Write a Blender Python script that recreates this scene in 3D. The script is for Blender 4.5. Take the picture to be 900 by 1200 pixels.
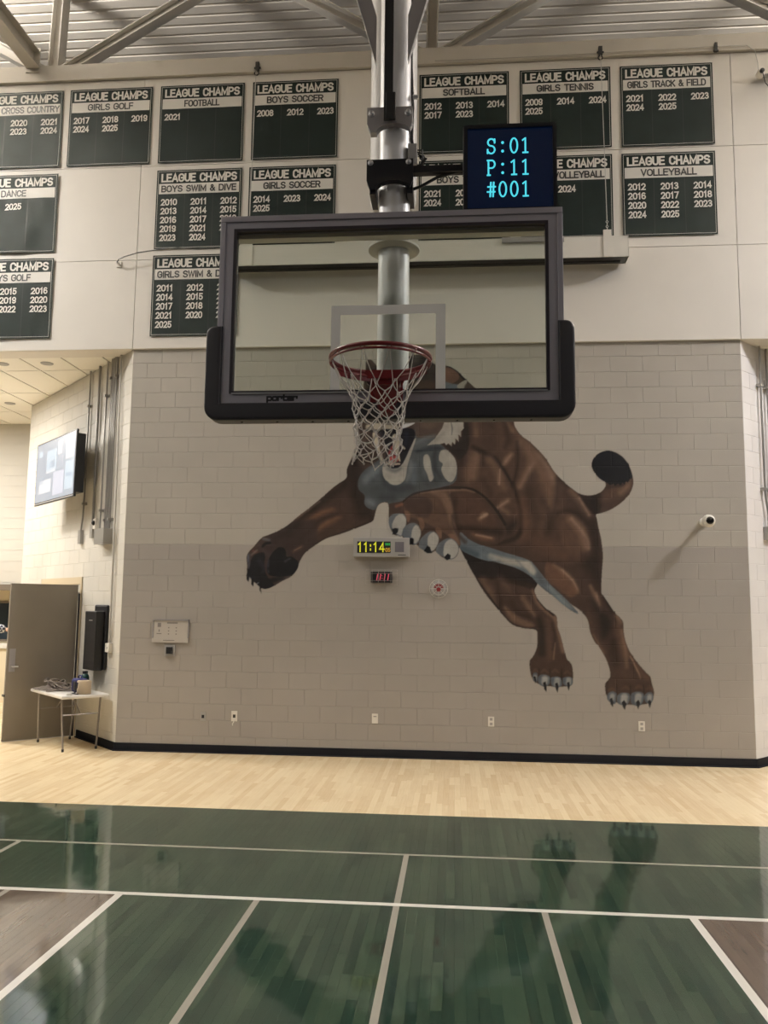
# Gymnasium end wall with a basketball backboard, pennant banners and a painted leaping cat.
import bpy, bmesh, math, random, json
import numpy as np
from mathutils import Vector, Matrix
random.seed(7); rng = np.random.default_rng(7)
sc = bpy.context.scene
for o in list(bpy.data.objects): bpy.data.objects.remove(o)
COL = sc.collection
# ------------------------------------------------------------------ camera, light, exposure
cam_d = bpy.data.cameras.new('camera'); cam = bpy.data.objects.new('camera', cam_d); COL.objects.link(cam)
cam_d.sensor_fit = 'HORIZONTAL'; cam_d.sensor_width = 36.0; cam_d.lens = 966.68 / 900 * 36.0
yaw, pitch, roll = -0.08649, 0.11395, 0.011164
_f = Vector((math.sin(yaw)*math.cos(pitch), math.cos(yaw)*math.cos(pitch), math.sin(pitch)))
_r0 = Vector((math.cos(yaw), -math.sin(yaw), 0)); _u0 = _r0.cross(_f)
_r = _r0*math.cos(roll) + _u0*math.sin(roll); _u = -_r0*math.sin(roll) + _u0*math.cos(roll)
cam.matrix_world = Matrix(((_r.x, _u.x, -_f.x, 4.3283), (_r.y, _u.y, -_f.y, 0), (_r.z, _u.z, -_f.z, 1.8666), (0, 0, 0, 1)))
cam_d.clip_end = 100
sc.camera = cam
wd = bpy.data.worlds.new('world'); sc.world = wd; wd.use_nodes = True
wd.node_tree.nodes['Background'].inputs[0].default_value = (.8, .85, 1, 1)
wd.node_tree.nodes['Background'].inputs[1].default_value = .3
sc.view_settings.view_transform = 'Standard'; sc.view_settings.look = 'None'
sc.view_settings.exposure = -0.76; sc.view_settings.gamma = 1; sc.view_settings.use_curve_mapping = False
# high-bay fixtures of the gym: (x, y, z, power)
HIGHBAYS = [(-4.6, 7.4, 9.3, 720), (12.9, 7.4, 9.3, 1030), (-4.6, 0.0, 9.3, 330), (12.9, 0.0, 9.3, 330), (-4.6, -8, 9.3, 330), (12.9, -8, 9.3, 330)]
for x, y, z, p in HIGHBAYS:
    l = bpy.data.lights.new('highbay_light', 'AREA'); l.shape = 'RECTANGLE'; l.size = .35; l.size_y = .6; l.energy = p; l.color = (1, .965, .92) if x < 0 else (1, .975, 1)
    o = bpy.data.objects.new('highbay_light', l); o.location = (x, y, z - .09); COL.objects.link(o)
    l2 = bpy.data.lights.new('deck_fill_uplight', 'AREA'); l2.shape = 'RECTANGLE'; l2.size = 1.6; l2.size_y = 1.6; l2.energy = p*(4.8 if y > 5 else .3); l2.color = (1, .96, .91)  # added fill lamp aimed up, only there to brighten the roof deck
    o = bpy.data.objects.new('deck_fill_uplight', l2); o.location = (x, y, z + .09); o.rotation_euler = (math.pi, 0, 0); COL.objects.link(o)
# recessed panels of the lobby behind the left opening and of the recess on the right
for x, y, p, c in [(-4.0, 11.7, 300, (1, .94, .86)), (-6, 12.3, 370, (1, .94, .86)), (-8.5, 12.3, 230, (1, .94, .86)), (11, 12.3, 120, (1, .97, .95))]:
    l = bpy.data.lights.new('lobby_light', 'AREA'); l.shape = 'RECTANGLE'; l.size = 1.1; l.size_y = .5; l.energy = p; l.color = c
    o = bpy.data.objects.new('lobby_light', l); o.location = (x, y, 5.2); COL.objects.link(o)
PI = math.pi
D = 10.485; XR = 7.927; B = .4064; H = .2032; XC = 3.973; YB = 4.19; TOP = 5.27
# ------------------------------------------------------------------ helpers
class MB:
    def __init__(s): s.v = []; s.f = []
    def add(s, v, f, M=None):
        n = len(s.v); s.v += [tuple(M @ Vector(p)) if M else tuple(p) for p in v]; s.f += [tuple(i+n for i in q) for q in f]; return s
    def box(s, x0, x1, y0, y1, z0, z1, M=None, bev=0):
        if bev:
            bm = bmesh.new(); bmesh.ops.create_cube(bm, size=1)
            for v in bm.verts: v.co = Vector(((x0+x1)/2+v.co.x*(x1-x0), (y0+y1)/2+v.co.y*(y1-y0), (z0+z1)/2+v.co.z*(z1-z0)))
            bmesh.ops.bevel(bm, geom=bm.edges[:], offset=bev, segments=2, affect='EDGES', profile=.5)
            bm.verts.index_update(); s.add([v.co for v in bm.verts], [[v.index for v in f.verts] for f in bm.faces], M); bm.free(); return s
        v = [(x, y, z) for x in (x0, x1) for y in (y0, y1) for z in (z0, z1)]
        return s.add(v, [(0,1,3,2), (4,6,7,5), (0,4,5,1), (2,3,7,6), (0,2,6,4), (1,5,7,3)], M)
    def tube(s, pts, r, n=8, M=None, closed=False, cap=True):
        P = [Vector(p) for p in pts]; m = len(P); R = r if isinstance(r, (list, tuple)) else [r]*m; v = []; up = None
        for i, p in enumerate(P):
            a = P[i-1] if (i or closed) else p; b = P[(i+1) % m] if (i < m-1 or closed) else p
            t = (b-a).normalized() if (b-a).length > 1e-9 else Vector((0, 0, 1))
            if up is None: up = Vector((0, 0, 1)) if abs(t.z) < .9 else Vector((1, 0, 0))
            e1 = (up - t*up.dot(t)).normalized(); e2 = t.cross(e1); up = e1
            v += [p + (e1*math.cos(2*PI*k/n) + e2*math.sin(2*PI*k/n))*R[i] for k in range(n)]
        f = []
        for i in range(m if closed else m-1):
            for k in range(n): a = i*n+k; b = i*n+(k+1) % n; j = ((i+1) % m)*n; f.append((a, b, j+(k+1) % n, j+k))
        if cap and not closed: f += [tuple(range(n))[::-1], tuple((m-1)*n+k for k in range(n))]
        return s.add(v, f, M)
    def cyl(s, a, b, r, n=20, M=None, r2=None): return s.tube([a, b], [r, r if r2 is None else r2], n, M)
    def ring(s, c, R, r, n=40, m=8, axis='z', M=None):
        P = []
        for k in range(n):
            t = 2*PI*k/n; a, b = R*math.cos(t), R*math.sin(t)
            P.append(Vector(c)+Vector({'z': (a, b, 0), 'y': (a, 0, b), 'x': (0, a, b)}[axis]))
        return s.tube(P, r, m, M, closed=True)
    def lathe(s, c, prof, n=24, axis='z', M=None):   # prof: (radius, height)
        v = []; f = []
        for r, h in prof:
            for k in range(n):
                t = 2*PI*k/n; a, b = r*math.cos(t), r*math.sin(t)
                v.append(Vector(c)+Vector({'z': (a, b, h), 'y': (a, h, b), 'x': (h, a, b)}[axis]))
        for i in range(len(prof)-1):
            for k in range(n): f.append((i*n+k, i*n+(k+1) % n, (i+1)*n+(k+1) % n, (i+1)*n+k))
        return s.add(v, f+[tuple(range(n)), tuple((len(prof)-1)*n+k for k in range(n))], M)
    def prism(s, poly, y0, y1, M=None):     # poly in x,z
        n = len(poly); v = [(x, y0, z) for x, z in poly]+[(x, y1, z) for x, z in poly]
        return s.add(v, [tuple(range(n)), tuple(range(2*n-1, n-1, -1))]+[(i, (i+1) % n, n+(i+1) % n, n+i) for i in range(n)], M)
    def build(s, name, mat, parent=None, smooth=None, kind=None, label=None):
        me = bpy.data.meshes.new(name); me.from_pydata(s.v, [], s.f)
        bm = bmesh.new(); bm.from_mesh(me); bmesh.ops.recalc_face_normals(bm, faces=bm.faces[:]); bm.to_mesh(me); bm.free()
        if smooth: me.shade_smooth(); me.set_sharp_from_angle(angle=math.radians(smooth))
        return link(name, me, mat, parent, kind, label)
def link(name, me, mat, parent=None, kind=None, label=None):
    if mat and not len(me.materials): me.materials.append(mat)
    o = bpy.data.objects.new(name, me); COL.objects.link(o)
    if parent is not None: o.parent = parent; o.matrix_parent_inverse = INV(parent)
    if kind: o['kind'] = kind
    if label: o['label'] = label
    return o
_inv = {}
def INV(p):
    m = _inv.get(p.name)
    if m is None:
        mw = Matrix.Translation(p.location) @ p.rotation_euler.to_matrix().to_4x4()
        if p.parent is not None: mw = Matrix.Identity(4)
        m = mw.inverted(); _inv[p.name] = m
    return m
def thing(name, label, cat, loc, group=None, kind=None):
    o = bpy.data.objects.new(name, None); o.location = loc; o.empty_display_size = .1; COL.objects.link(o)
    return tag(o, label, cat, group, kind)
def tag(o, label, cat=None, group=None, kind=None):
    o['label'] = label
    if cat: o['category'] = cat
    if group: o['group'] = group
    if kind: o['kind'] = kind
    return o
S2 = math.sqrt(.5)
# frames of the two splayed walls: local x = along the wall away from its corner, y = -(distance out into the room), z up
ML = Matrix(((-S2, S2, 0, 0), (S2, S2, 0, D), (0, 0, 1, 0), (0, 0, 0, 1)))
MR = Matrix(((S2, -S2, 0, XR), (S2, S2, 0, D), (0, 0, 1, 0), (0, 0, 0, 1)))
# ------------------------------------------------------------------ materials
def mat(name, col, rough=.6, metal=0, emis=None, estr=1, noise=0, nscale=20, bump=0, bscale=200, spec=.5, coat=0):
    m = bpy.data.materials.new(name); m.use_nodes = True; nt = m.node_tree; b = nt.nodes['Principled BSDF']
    b.inputs['Base Color'].default_value = (*col, 1); b.inputs['Roughness'].default_value = rough; b.inputs['Metallic'].default_value = metal
    b.inputs['Specular IOR Level'].default_value = spec; b.inputs['Coat Weight'].default_value = coat
    if emis: b.inputs['Emission Color'].default_value = (*emis, 1); b.inputs['Emission Strength'].default_value = estr
    if noise or bump:
        g = nt.nodes.new('ShaderNodeNewGeometry')
    if noise:
        n = nt.nodes.new('ShaderNodeTexNoise'); n.inputs['Scale'].default_value = nscale; n.inputs['Detail'].default_value = 4; nt.links.new(g.outputs['Position'], n.inputs['Vector'])
        r = nt.nodes.new('ShaderNodeMapRange'); r.inputs[1].default_value = .3; r.inputs[2].default_value = .7; r.inputs[3].default_value = 1-noise; r.inputs[4].default_value = 1+noise; nt.links.new(n.outputs[0], r.inputs[0])
        x = nt.nodes.new('ShaderNodeMix'); x.data_type = 'RGBA'; x.blend_type = 'MULTIPLY'; x.inputs[0].default_value = 1; x.inputs[6].default_value = (*col, 1); nt.links.new(r.outputs[0], x.inputs[7]); nt.links.new(x.outputs[2], b.inputs['Base Color'])
    if bump:
        n = nt.nodes.new('ShaderNodeTexNoise'); n.inputs['Scale'].default_value = bscale; n.inputs['Detail'].default_value = 3; nt.links.new(g.outputs['Position'], n.inputs['Vector'])
        u = nt.nodes.new('ShaderNodeBump'); u.inputs['Strength'].default_value = bump; u.inputs['Distance'].default_value = .002; nt.links.new(n.outputs[0], u.inputs['Height']); nt.links.new(u.outputs[0], b.inputs['Normal'])
    return m
def lin(c): return tuple(((v/255)/12.92 if v <= 10 else ((v/255+.055)/1.055)**2.4) for v in c)
def nmath(nt, op, a, b=None):
    n = nt.nodes.new('ShaderNodeMath'); n.operation = op
    for i, v in enumerate((a, b)):
        if v is None: continue
        if isinstance(v, (int, float)): n.inputs[i].default_value = v
        else: nt.links.new(v, n.inputs[i])
    return n.outputs[0]
def nmix(nt, fac, a, b, blend='MIX'):
    n = nt.nodes.new('ShaderNodeMix'); n.data_type = 'RGBA'; n.blend_type = blend
    for i, v in ((0, fac), (6, a), (7, b)):
        if isinstance(v, (int, float)): n.inputs[i].default_value = v
        elif isinstance(v, tuple): n.inputs[i].default_value = (*v, 1)
        else: nt.links.new(v, n.inputs[i])
    return n.outputs[2]
UP = (.395, .370, .330); LO = (.325, .302, .278)
def block_mat(name, up, lo, mural=False, var=.045):
    m = bpy.data.materials.new(name); m.use_nodes = True; nt = m.node_tree; b = nt.nodes['Principled BSDF']; b.inputs['Roughness'].default_value = .55; b.inputs['Specular IOR Level'].default_value = .22 if mural else .35
    g = nt.nodes.new('ShaderNodeNewGeometry'); s = nt.nodes.new('ShaderNodeSeparateXYZ'); nt.links.new(g.outputs['Position'], s.inputs[0])
    c = nmix(nt, nmath(nt, 'GREATER_THAN', s.outputs[2], 2.642), lo, up)
    n = nt.nodes.new('ShaderNodeTexNoise'); n.inputs['Scale'].default_value = 1.3; n.inputs['Detail'].default_value = 5; nt.links.new(g.outputs['Position'], n.inputs['Vector'])
    r = nt.nodes.new('ShaderNodeMapRange'); r.inputs[1].default_value = .3; r.inputs[2].default_value = .7; r.inputs[3].default_value = 1-var; r.inputs[4].default_value = 1+var; nt.links.new(n.outputs[0], r.inputs[0])
    c = nmix(nt, 1.0, c, r.outputs[0], 'MULTIPLY')
    if mural:
        a = nt.nodes.new('ShaderNodeAttribute'); a.attribute_name = 'paint'
        n3 = nt.nodes.new('ShaderNodeTexNoise'); n3.inputs['Scale'].default_value = 9; n3.inputs['Detail'].default_value = 6; nt.links.new(g.outputs['Position'], n3.inputs['Vector'])
        r3 = nt.nodes.new('ShaderNodeMapRange'); r3.inputs[1].default_value = .3; r3.inputs[2].default_value = .7; r3.inputs[3].default_value = .86; r3.inputs[4].default_value = 1.14; nt.links.new(n3.outputs[0], r3.inputs[0])
        c = nmix(nt, a.outputs['Alpha'], c, nmix(nt, 1.0, a.outputs['Color'], r3.outputs[0], 'MULTIPLY'))
    nt.links.new(c, b.inputs['Base Color'])
    n2 = nt.nodes.new('ShaderNodeTexNoise'); n2.inputs['Scale'].default_value = 90; n2.inputs['Detail'].default_value = 6; nt.links.new(g.outputs['Position'], n2.inputs['Vector'])
    u = nt.nodes.new('ShaderNodeBump'); u.inputs['Strength'].default_value = .35; u.inputs['Distance'].default_value = .003; nt.links.new(n2.outputs[0], u.inputs['Height']); nt.links.new(u.outputs[0], b.inputs['Normal'])
    return m
M = {}
M['block'] = block_mat('painted_block', UP, LO)
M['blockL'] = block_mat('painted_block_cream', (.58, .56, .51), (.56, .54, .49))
M['blockR'] = block_mat('painted_block_lit', (.70, .68, .67), (.66, .65, .64))  # right wall colour lightened to stand in for strong lamp light
M['mural'] = block_mat('mural_paint', UP, LO, True)
M['panel'] = mat('white_wall_panel', (.72, .69, .64), .5, noise=.02, nscale=2)
M['steel_paint'] = mat('cream_painted_steel', (.52, .49, .44), .5, noise=.04, nscale=3)
M['hall'] = mat('hall_low_bounce', (.10, .10, .095), .6)  # unseen hall walls, coloured dark to cut bounced light
M['deck'] = mat('cream_roof_deck', (.80, .74, .65), .55)
M['rubber'] = mat('black_rubber_base', (.008, .009, .013), .65, spec=.15)
M['banner'] = mat('green_vinyl', (.006, .0135, .012), .6, noise=.15, nscale=6, spec=.2)
M['banner_w'] = mat('white_vinyl', (.70, .68, .64), .5)
M['banner_k'] = mat('dark_print', (.02, .022, .022), .5)
M['banner_line'] = mat('crease_line', (.003, .006, .006), .5)
M['frame'] = mat('grey_metal_frame', (.35, .34, .38), .36, .35)
M['frame_d'] = mat('dark_gasket', (.018, .013, .02), .4)
M['pad'] = mat('charcoal_pad', (.022, .021, .026), .5)
M['galv'] = mat('galvanised_pipe', (.68, .68, .69), .42, .25, bump=.05, bscale=30)
M['white_steel'] = mat('white_steel', (.50, .49, .47), .5, .1)
M['silver'] = mat('silver_steel', (.62, .62, .64), .3, .8)
M['brace'] = mat('grey_brace', (.34, .33, .34), .45, .5)
M['black'] = mat('black_plastic', (.012, .012, .014), .4)
M['black_metal'] = mat('black_metal', (.010, .011, .016), .35, .3)
M['strap'] = mat('black_strap', (.006, .006, .007), .7)
M['rim'] = mat('red_rim_paint', (.16, .008, .012), .3, coat=.4)
M['net'] = mat('white_cord', (.62, .59, .55), .8)
M['square'] = mat('white_print', (.78, .78, .74), .6)
M['white'] = mat('white_plastic', (.70, .68, .63), .4)
M['greyp'] = mat('grey_plastic', (.33, .32, .31), .45)
M['screen_off'] = mat('display_glass', (.003, .006, .022), .12, emis=(.0, .012, .05), estr=.35)
M['cyan'] = mat('cyan_led', (.0, .1, .12), .5, emis=(.10, .80, .95), estr=1.5)
M['yellow'] = mat('yellow_led', (.1, .1, 0), .5, emis=(.85, .80, .03), estr=1.1)
M['green_led'] = mat('green_led', (0, .1, 0), .5, emis=(.05, .55, .12), estr=.8)
M['orange_led'] = mat('orange_led', (.1, .05, 0), .5, emis=(.85, .45, .05), estr=.9)
M['red_led'] = mat('red_led', (.1, 0, 0), .5, emis=(.95, .12, .2), estr=1.1)
M['wire'] = mat('wire_guard', (.40, .37, .34), .4, .6)
M['conduit'] = mat('conduit_steel', (.38, .37, .35), .35, .7)
M['conduit_l'] = mat('painted_conduit', (.55, .53, .49), .45, .1)
M['door'] = mat('taupe_door', (.21, .185, .15), .5, noise=.04, nscale=3)
M['door_frame'] = mat('brown_door_frame', (.16, .13, .10), .5)
M['tan'] = mat('tan_paint', (.50, .42, .29), .5)
M['cream'] = mat('cream_plaster', (.70, .62, .46), .7)
M['tile'] = mat('ceiling_tile', (.88, .86, .80), .8, bump=.2, bscale=150)
M['tbar'] = mat('ceiling_grid', (.35, .31, .24), .6)
M['tabletop'] = mat('white_table_plastic', (.70, .68, .64), .45, bump=.1, bscale=300)
M['leg'] = mat('grey_table_steel', (.25, .23, .22), .4, .5)
M['cloth'] = mat('grey_taupe_cloth', (.20, .17, .15), .9)
M['navy'] = mat('navy_fabric', (.012, .014, .09), .7)
M['bottle'] = mat('dark_teal_plastic', (.01, .05, .045), .3)
M['roll'] = mat('tan_paper', (.42, .34, .24), .8)
M['plaid'] = mat('plaid', (.3, .3, .3), .8)
M['skin'] = mat('skin', (.45, .27, .19), .55)
M['trousers'] = mat('dark_trousers', (.03, .03, .04), .8)
M['hair'] = mat('dark_hair', (.02, .015, .01), .6)
M['line_w'] = mat('white_court_paint', (.78, .76, .70), .15, coat=.3)
M['line_g'] = mat('grey_court_paint', (.34, .32, .275), .15, coat=.3)
M['lamp'] = mat('lamp_lens', (.9, .9, .9), .5, emis=(1, .95, .88), estr=6)
M['redprint'] = mat('red_print', (.25, .02, .025), .5)
M['paper'] = mat('printed_paper', (.46, .43, .39), .5)
M['greyprint'] = mat('grey_print', (.22, .20, .19), .5)
M['win'] = mat('dark_window', (.03, .04, .05), .1)
# plaid shirt: two crossed stripe sets on the shirt's own coordinates
nt = M['plaid'].node_tree; tc = nt.nodes.new('ShaderNodeTexCoord'); ck = nt.nodes.new('ShaderNodeTexChecker'); ck.inputs['Scale'].default_value = 26
ck.inputs[1].default_value = (.03, .035, .06, 1); ck.inputs[2].default_value = (.5, .52, .55, 1); nt.links.new(tc.outputs['Object'], ck.inputs[0]); nt.links.new(ck.outputs[0], nt.nodes['Principled BSDF'].inputs['Base Color'])
# backboard glass: tempered sheet, thin
def glass_mat():
    m = bpy.data.materials.new('tempered_glass'); m.use_nodes = True; nt = m.node_tree; nt.nodes.clear()
    o = nt.nodes.new('ShaderNodeOutputMaterial'); t = nt.nodes.new('ShaderNodeBsdfTransparent'); t.inputs[0].default_value = (.86, .885, .86, 1)
    g = nt.nodes.new('ShaderNodeBsdfGlossy'); g.inputs['Roughness'].default_value = .02; fr = nt.nodes.new('ShaderNodeFresnel'); fr.inputs[0].default_value = 1.45
    x = nt.nodes.new('ShaderNodeMixShader'); nt.links.new(fr.outputs[0], x.inputs[0]); nt.links.new(t.outputs[0], x.inputs[1]); nt.links.new(g.outputs[0], x.inputs[2]); nt.links.new(x.outputs[0], o.inputs[0]); return m
M['glass'] = glass_mat()
def floor_mat(name, per_object):
    m = bpy.data.materials.new(name); m.use_nodes = True; nt = m.node_tree; b = nt.nodes['Principled BSDF']
    g = nt.nodes.new('ShaderNodeNewGeometry'); s = nt.nodes.new('ShaderNodeSeparateXYZ'); nt.links.new(g.outputs['Position'], s.inputs[0])
    if per_object: rnd = nt.nodes.new('ShaderNodeObjectInfo').outputs['Random']
    else: a = nt.nodes.new('ShaderNodeAttribute'); a.attribute_name = 'tone'; rnd = a.outputs['Fac']
    # stretched grain
    mp = nt.nodes.new('ShaderNodeMapping'); mp.inputs['Scale'].default_value = (70, 3, 1); nt.links.new(g.outputs['Position'], mp.inputs[0])
    off = nt.nodes.new('ShaderNodeVectorMath'); off.operation = 'ADD'; cx = nt.nodes.new('ShaderNodeCombineXYZ'); nt.links.new(nmath(nt, 'MULTIPLY', rnd, 37.0), cx.inputs[1]); nt.links.new(mp.outputs[0], off.inputs[0]); nt.links.new(cx.outputs[0], off.inputs[1])
    n = nt.nodes.new('ShaderNodeTexNoise'); n.inputs['Scale'].default_value = 1; n.inputs['Detail'].default_value = 5; nt.links.new(off.outputs[0], n.inputs['Vector'])
    cl = nt.nodes.new('ShaderNodeTexNoise'); cl.inputs['Scale'].default_value = 1.6; cl.inputs['Detail'].default_value = 3; nt.links.new(g.outputs['Position'], cl.inputs['Vector'])
    v = nmath(nt, 'ADD', nmath(nt, 'MULTIPLY', rnd, .9), nmath(nt, 'ADD', nmath(nt, 'MULTIPLY', n.outputs[0], .85), nmath(nt, 'MULTIPLY', cl.outputs[0], .9)))   # about .6 .. 1.9
    fac = nt.nodes.new('ShaderNodeMapRange'); fac.inputs[1].default_value = .75; fac.inputs[2].default_value = 1.75; nt.links.new(v, fac.inputs[0]); F = fac.outputs[0]
    maple = nmix(nt, F, (.78, .60, .37), (.92, .77, .51)); green = nmix(nt, F, (.008, .028, .021), (.039, .069, .044)); brown = nmix(nt, F, (.075, .056, .044), (.13, .10, .08))
    inlane = nmath(nt, 'LESS_THAN', nmath(nt, 'ABSOLUTE', nmath(nt, 'SUBTRACT', s.outputs[0], XC)), 1.80)
    isb = nmath(nt, 'MULTIPLY', nmath(nt, 'LESS_THAN', s.outputs[1], 5.42), nmath(nt, 'SUBTRACT', 1.0, inlane))
    c = nmix(nt, isb, green, brown)
    ng = nmath(nt, 'GREATER_THAN', s.outputs[1], 7.70); c = nmix(nt, ng, c, maple)
    nt.links.new(c, b.inputs['Base Color'])
    nt.links.new(nmath(nt, 'ADD', .045, nmath(nt, 'ADD', nmath(nt, 'MULTIPLY', n.outputs[0], .05), nmath(nt, 'MULTIPLY', ng, .16))), b.inputs['Roughness'])
    b.inputs['Specular IOR Level'].default_value = .75
    w = nt.nodes.new('ShaderNodeTexNoise'); w.inputs['Scale'].default_value = 3.5; w.inputs['Detail'].default_value = 1; nt.links.new(g.outputs['Position'], w.inputs['Vector'])
    u = nt.nodes.new('ShaderNodeBump'); u.inputs['Strength'].default_value = .35; u.inputs['Distance'].default_value = .004; nt.links.new(nmath(nt, 'ADD', w.outputs[0], nmath(nt, 'MULTIPLY', rnd, .12)), u.inputs['Height']); nt.links.new(u.outputs[0], b.inputs['Normal'])
    return m
# ------------------------------------------------------------------ lettering
def arcp(cx, cz, rx, rz, a0, a1, n=10): return [(cx+rx*math.cos(math.radians(a0+(a1-a0)*k/n)), cz+rz*math.sin(math.radians(a0+(a1-a0)*k/n))) for k in range(n+1)]
# grotesque capitals as pen strokes in a unit cell; first entry is the advance width
_bowl = lambda z0, z1, x=.5, r=.5: [(0, z1), (x, z1)]+arcp(x, (z0+z1)/2, r, (z1-z0)/2, 90, -90, 8)[1:-1]+[(x, z0), (0, z0)]
FONT = {
 'A': (.95, [[(0, 0), (.5, 1), (1, 0)], [(.18, .30), (.82, .30)]]), 'B': (.85, [[(0, 0), (0, 1)], _bowl(.52, 1, .55, .38), _bowl(0, .52, .58, .42)]),
 'C': (.88, [arcp(.5, .68, .5, .32, 8, 180, 8)+arcp(.5, .32, .5, .32, 180, 352, 8)]), 'D': (.88, [[(0, 0), (0, 1)], [(0, 1), (.45, 1)]+arcp(.5, .62, .5, .38, 90, 0, 5)+arcp(.5, .38, .5, .38, 0, -90, 5)+[(0, 0)]]),
 'E': (.74, [[(1, 1), (0, 1), (0, 0), (1, 0)], [(0, .53), (.9, .53)]]), 'F': (.70, [[(1, 1), (0, 1), (0, 0)], [(0, .50), (.9, .50)]]),
 'G': (.90, [arcp(.5, .68, .5, .32, 8, 180, 8)+arcp(.5, .32, .5, .32, 180, 350, 8)+[(1, .48), (.55, .48)]]), 'H': (.85, [[(0, 0), (0, 1)], [(1, 0), (1, 1)], [(0, .52), (1, .52)]]),
 'I': (.14, [[(.5, 0), (.5, 1)]]), 'K': (.88, [[(0, 0), (0, 1)], [(1, 1), (0, .4)], [(.3, .6), (1, 0)]]), 'L': (.68, [[(0, 1), (0, 0), (1, 0)]]),
 'M': (1.05, [[(0, 0), (0, 1), (.5, .15), (1, 1), (1, 0)]]), 'N': (.88, [[(0, 0), (0, 1), (1, 0), (1, 1)]]),
 'O': (.92, [arcp(.5, .66, .5, .34, 0, 180, 10)+arcp(.5, .34, .5, .34, 180, 360, 10)+[(1, .66)]]), 'P': (.82, [[(0, 0), (0, 1)], _bowl(.45, 1, .55, .45)]),
 'R': (.88, [[(0, 0), (0, 1)], _bowl(.47, 1, .55, .42), [(.55, .47), (.95, 0)]]), 'S': (.84, [arcp(.5, .75, .48, .25, 20, 270, 9)+arcp(.5, .26, .5, .26, 90, -160, 9)]),
 'T': (.84, [[(0, 1), (1, 1)], [(.5, 1), (.5, 0)]]), 'U': (.85, [[(0, 1), (0, .34)]+arcp(.5, .34, .5, .34, 180, 360, 8)+[(1, 1)]]), 'V': (.92, [[(0, 1), (.5, 0), (1, 1)]]),
 'W': (1.25, [[(0, 1), (.25, 0), (.5, .95), (.75, 0), (1, 1)]]), 'Y': (.92, [[(0, 1), (.5, .45), (1, 1)], [(.5, .45), (.5, 0)]]),
 '&': (.95, [[(1, 0), (.25, .72)]+arcp(.42, .80, .22, .2, 200, -20, 8)+[(.5, .6), (.1, .38)]+arcp(.4, .24, .36, .24, 160, 300, 6)+[(.95, .45)]]),
 '0': (.72, [arcp(.5, .66, .5, .34, 0, 180, 10)+arcp(.5, .34, .5, .34, 180, 360, 10)+[(1, .66)]]), '1': (.50, [[(.1, .80), (.62, 1), (.62, 0)]]),
 '2': (.72, [arcp(.5, .70, .48, .30, 165, -25, 9)+[(.05, 0), (1, 0)]]), '3': (.72, [arcp(.48, .75, .42, .25, 150, -90, 8)+arcp(.48, .26, .50, .26, 90, -155, 9)]),
 '4': (.74, [[(.75, 0), (.75, 1), (0, .28), (1, .28)]]), '5': (.72, [[(.92, 1), (.15, 1), (.08, .5)]+arcp(.48, .32, .5, .32, 130, -155, 9)]),
 '6': (.72, [[(.85, .88)]+arcp(.5, .72, .46, .28, 60, 180, 6)+arcp(.5, .30, .48, .30, 180, 540, 12)]), '7': (.70, [[(0, 1), (1, 1), (.35, 0)]]),
 '8': (.72, [arcp(.5, .76, .43, .24, 0, 360, 12), arcp(.5, .27, .5, .27, 0, 360, 12)]), '9': (.72, [arcp(.5, .70, .48, .30, 0, 360, 12), arcp(.5, .28, .46, .28, 0, -150, 8)]),
 ':': (.16, [[(.5, .16), (.5, .30)], [(.5, .62), (.5, .76)]]), '#': (.9, [[(.2, 0), (.4, 1)], [(.6, 0), (.8, 1)], [(0, .68), (1, .68)], [(0, .34), (1, .34)]]),
 'o': (.9, [[(.1, 0), (0, .12), (0, .55), (.1, .68), (.9, .68), (1, .55), (1, .12), (.9, 0), (.1, 0)]]), 'p': (.9, [[(0, -.3), (0, .68), (.9, .68), (1, .55), (1, .12), (.9, 0), (0, 0)]]),
 'r': (.8, [[(0, 0), (0, .68), (1, .68), (1, .40)]]), 't': (.75, [[(.2, 1), (.2, .1), (.3, 0), (1, 0)], [(0, .68), (1, .68)]]), 'e': (.9, [[(1, 0), (.1, 0), (0, .12), (0, .55), (.1, .68), (.9, .68), (1, .55), (1, .34), (0, .34)]]), 'R_': (0, []),
}
def put(mb, txt, x0, x1, z0, z1, y, M_=None, fn=None, bold=.2, gap=.30):
    # bold: pen width as a share of the cap height
    h = z1-z0; t = h*bold*.5; sp = .42
    adv = [FONT[c][0] if c != ' ' else sp for c in txt]; tot = sum(adv)+gap*(len(txt)-1); ku = (x1-x0-2*t)/tot; x = x0+t
    for c, a in zip(txt, adv):
        if c != ' ':
            for P in FONT[c][1]:
                Q = [Vector((x+p[0]*a*ku, z0+t+p[1]*(h-2*t), 0)) for p in P]; Q = [q for i, q in enumerate(Q) if i == 0 or (q-Q[i-1]).length > 1e-5]; n = len(Q); closed = (Q[0]-Q[-1]).length < 1e-6 and n > 3
                if closed: Q = Q[:-1]; n -= 1
                V = []
                for i in range(n):
                    a_0 = Q[i-1] if (i or closed) else None; b_0 = Q[(i+1) % n] if (i < n-1 or closed) else None
                    d0 = (Q[i]-a_0).normalized() if a_0 is not None else None; d1 = (b_0-Q[i]).normalized() if b_0 is not None else None
                    q = Q[i].copy()
                    if d0 is None: q -= d1*t*.95; d0 = d1
                    elif d1 is None: q += d0*t*.95; d1 = d0
                    m = d0+d1; m = m.normalized() if m.length > .05 else d0; nn = Vector((-m.y, m.x, 0)); k = t/max(.42, nn.dot(Vector((-d0.y, d0.x, 0))))
                    V += [q+nn*k, q-nn*k]
                F = [(2*i, 2*i+1, (2*i+3) % (2*n), (2*i+2) % (2*n)) for i in range(n if closed else n-1)]
                mb.add([(v.x, y+(fn(v.x, v.y) if fn else 0), v.y) for v in V], F, M_)
        x += (a+gap)*ku
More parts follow.
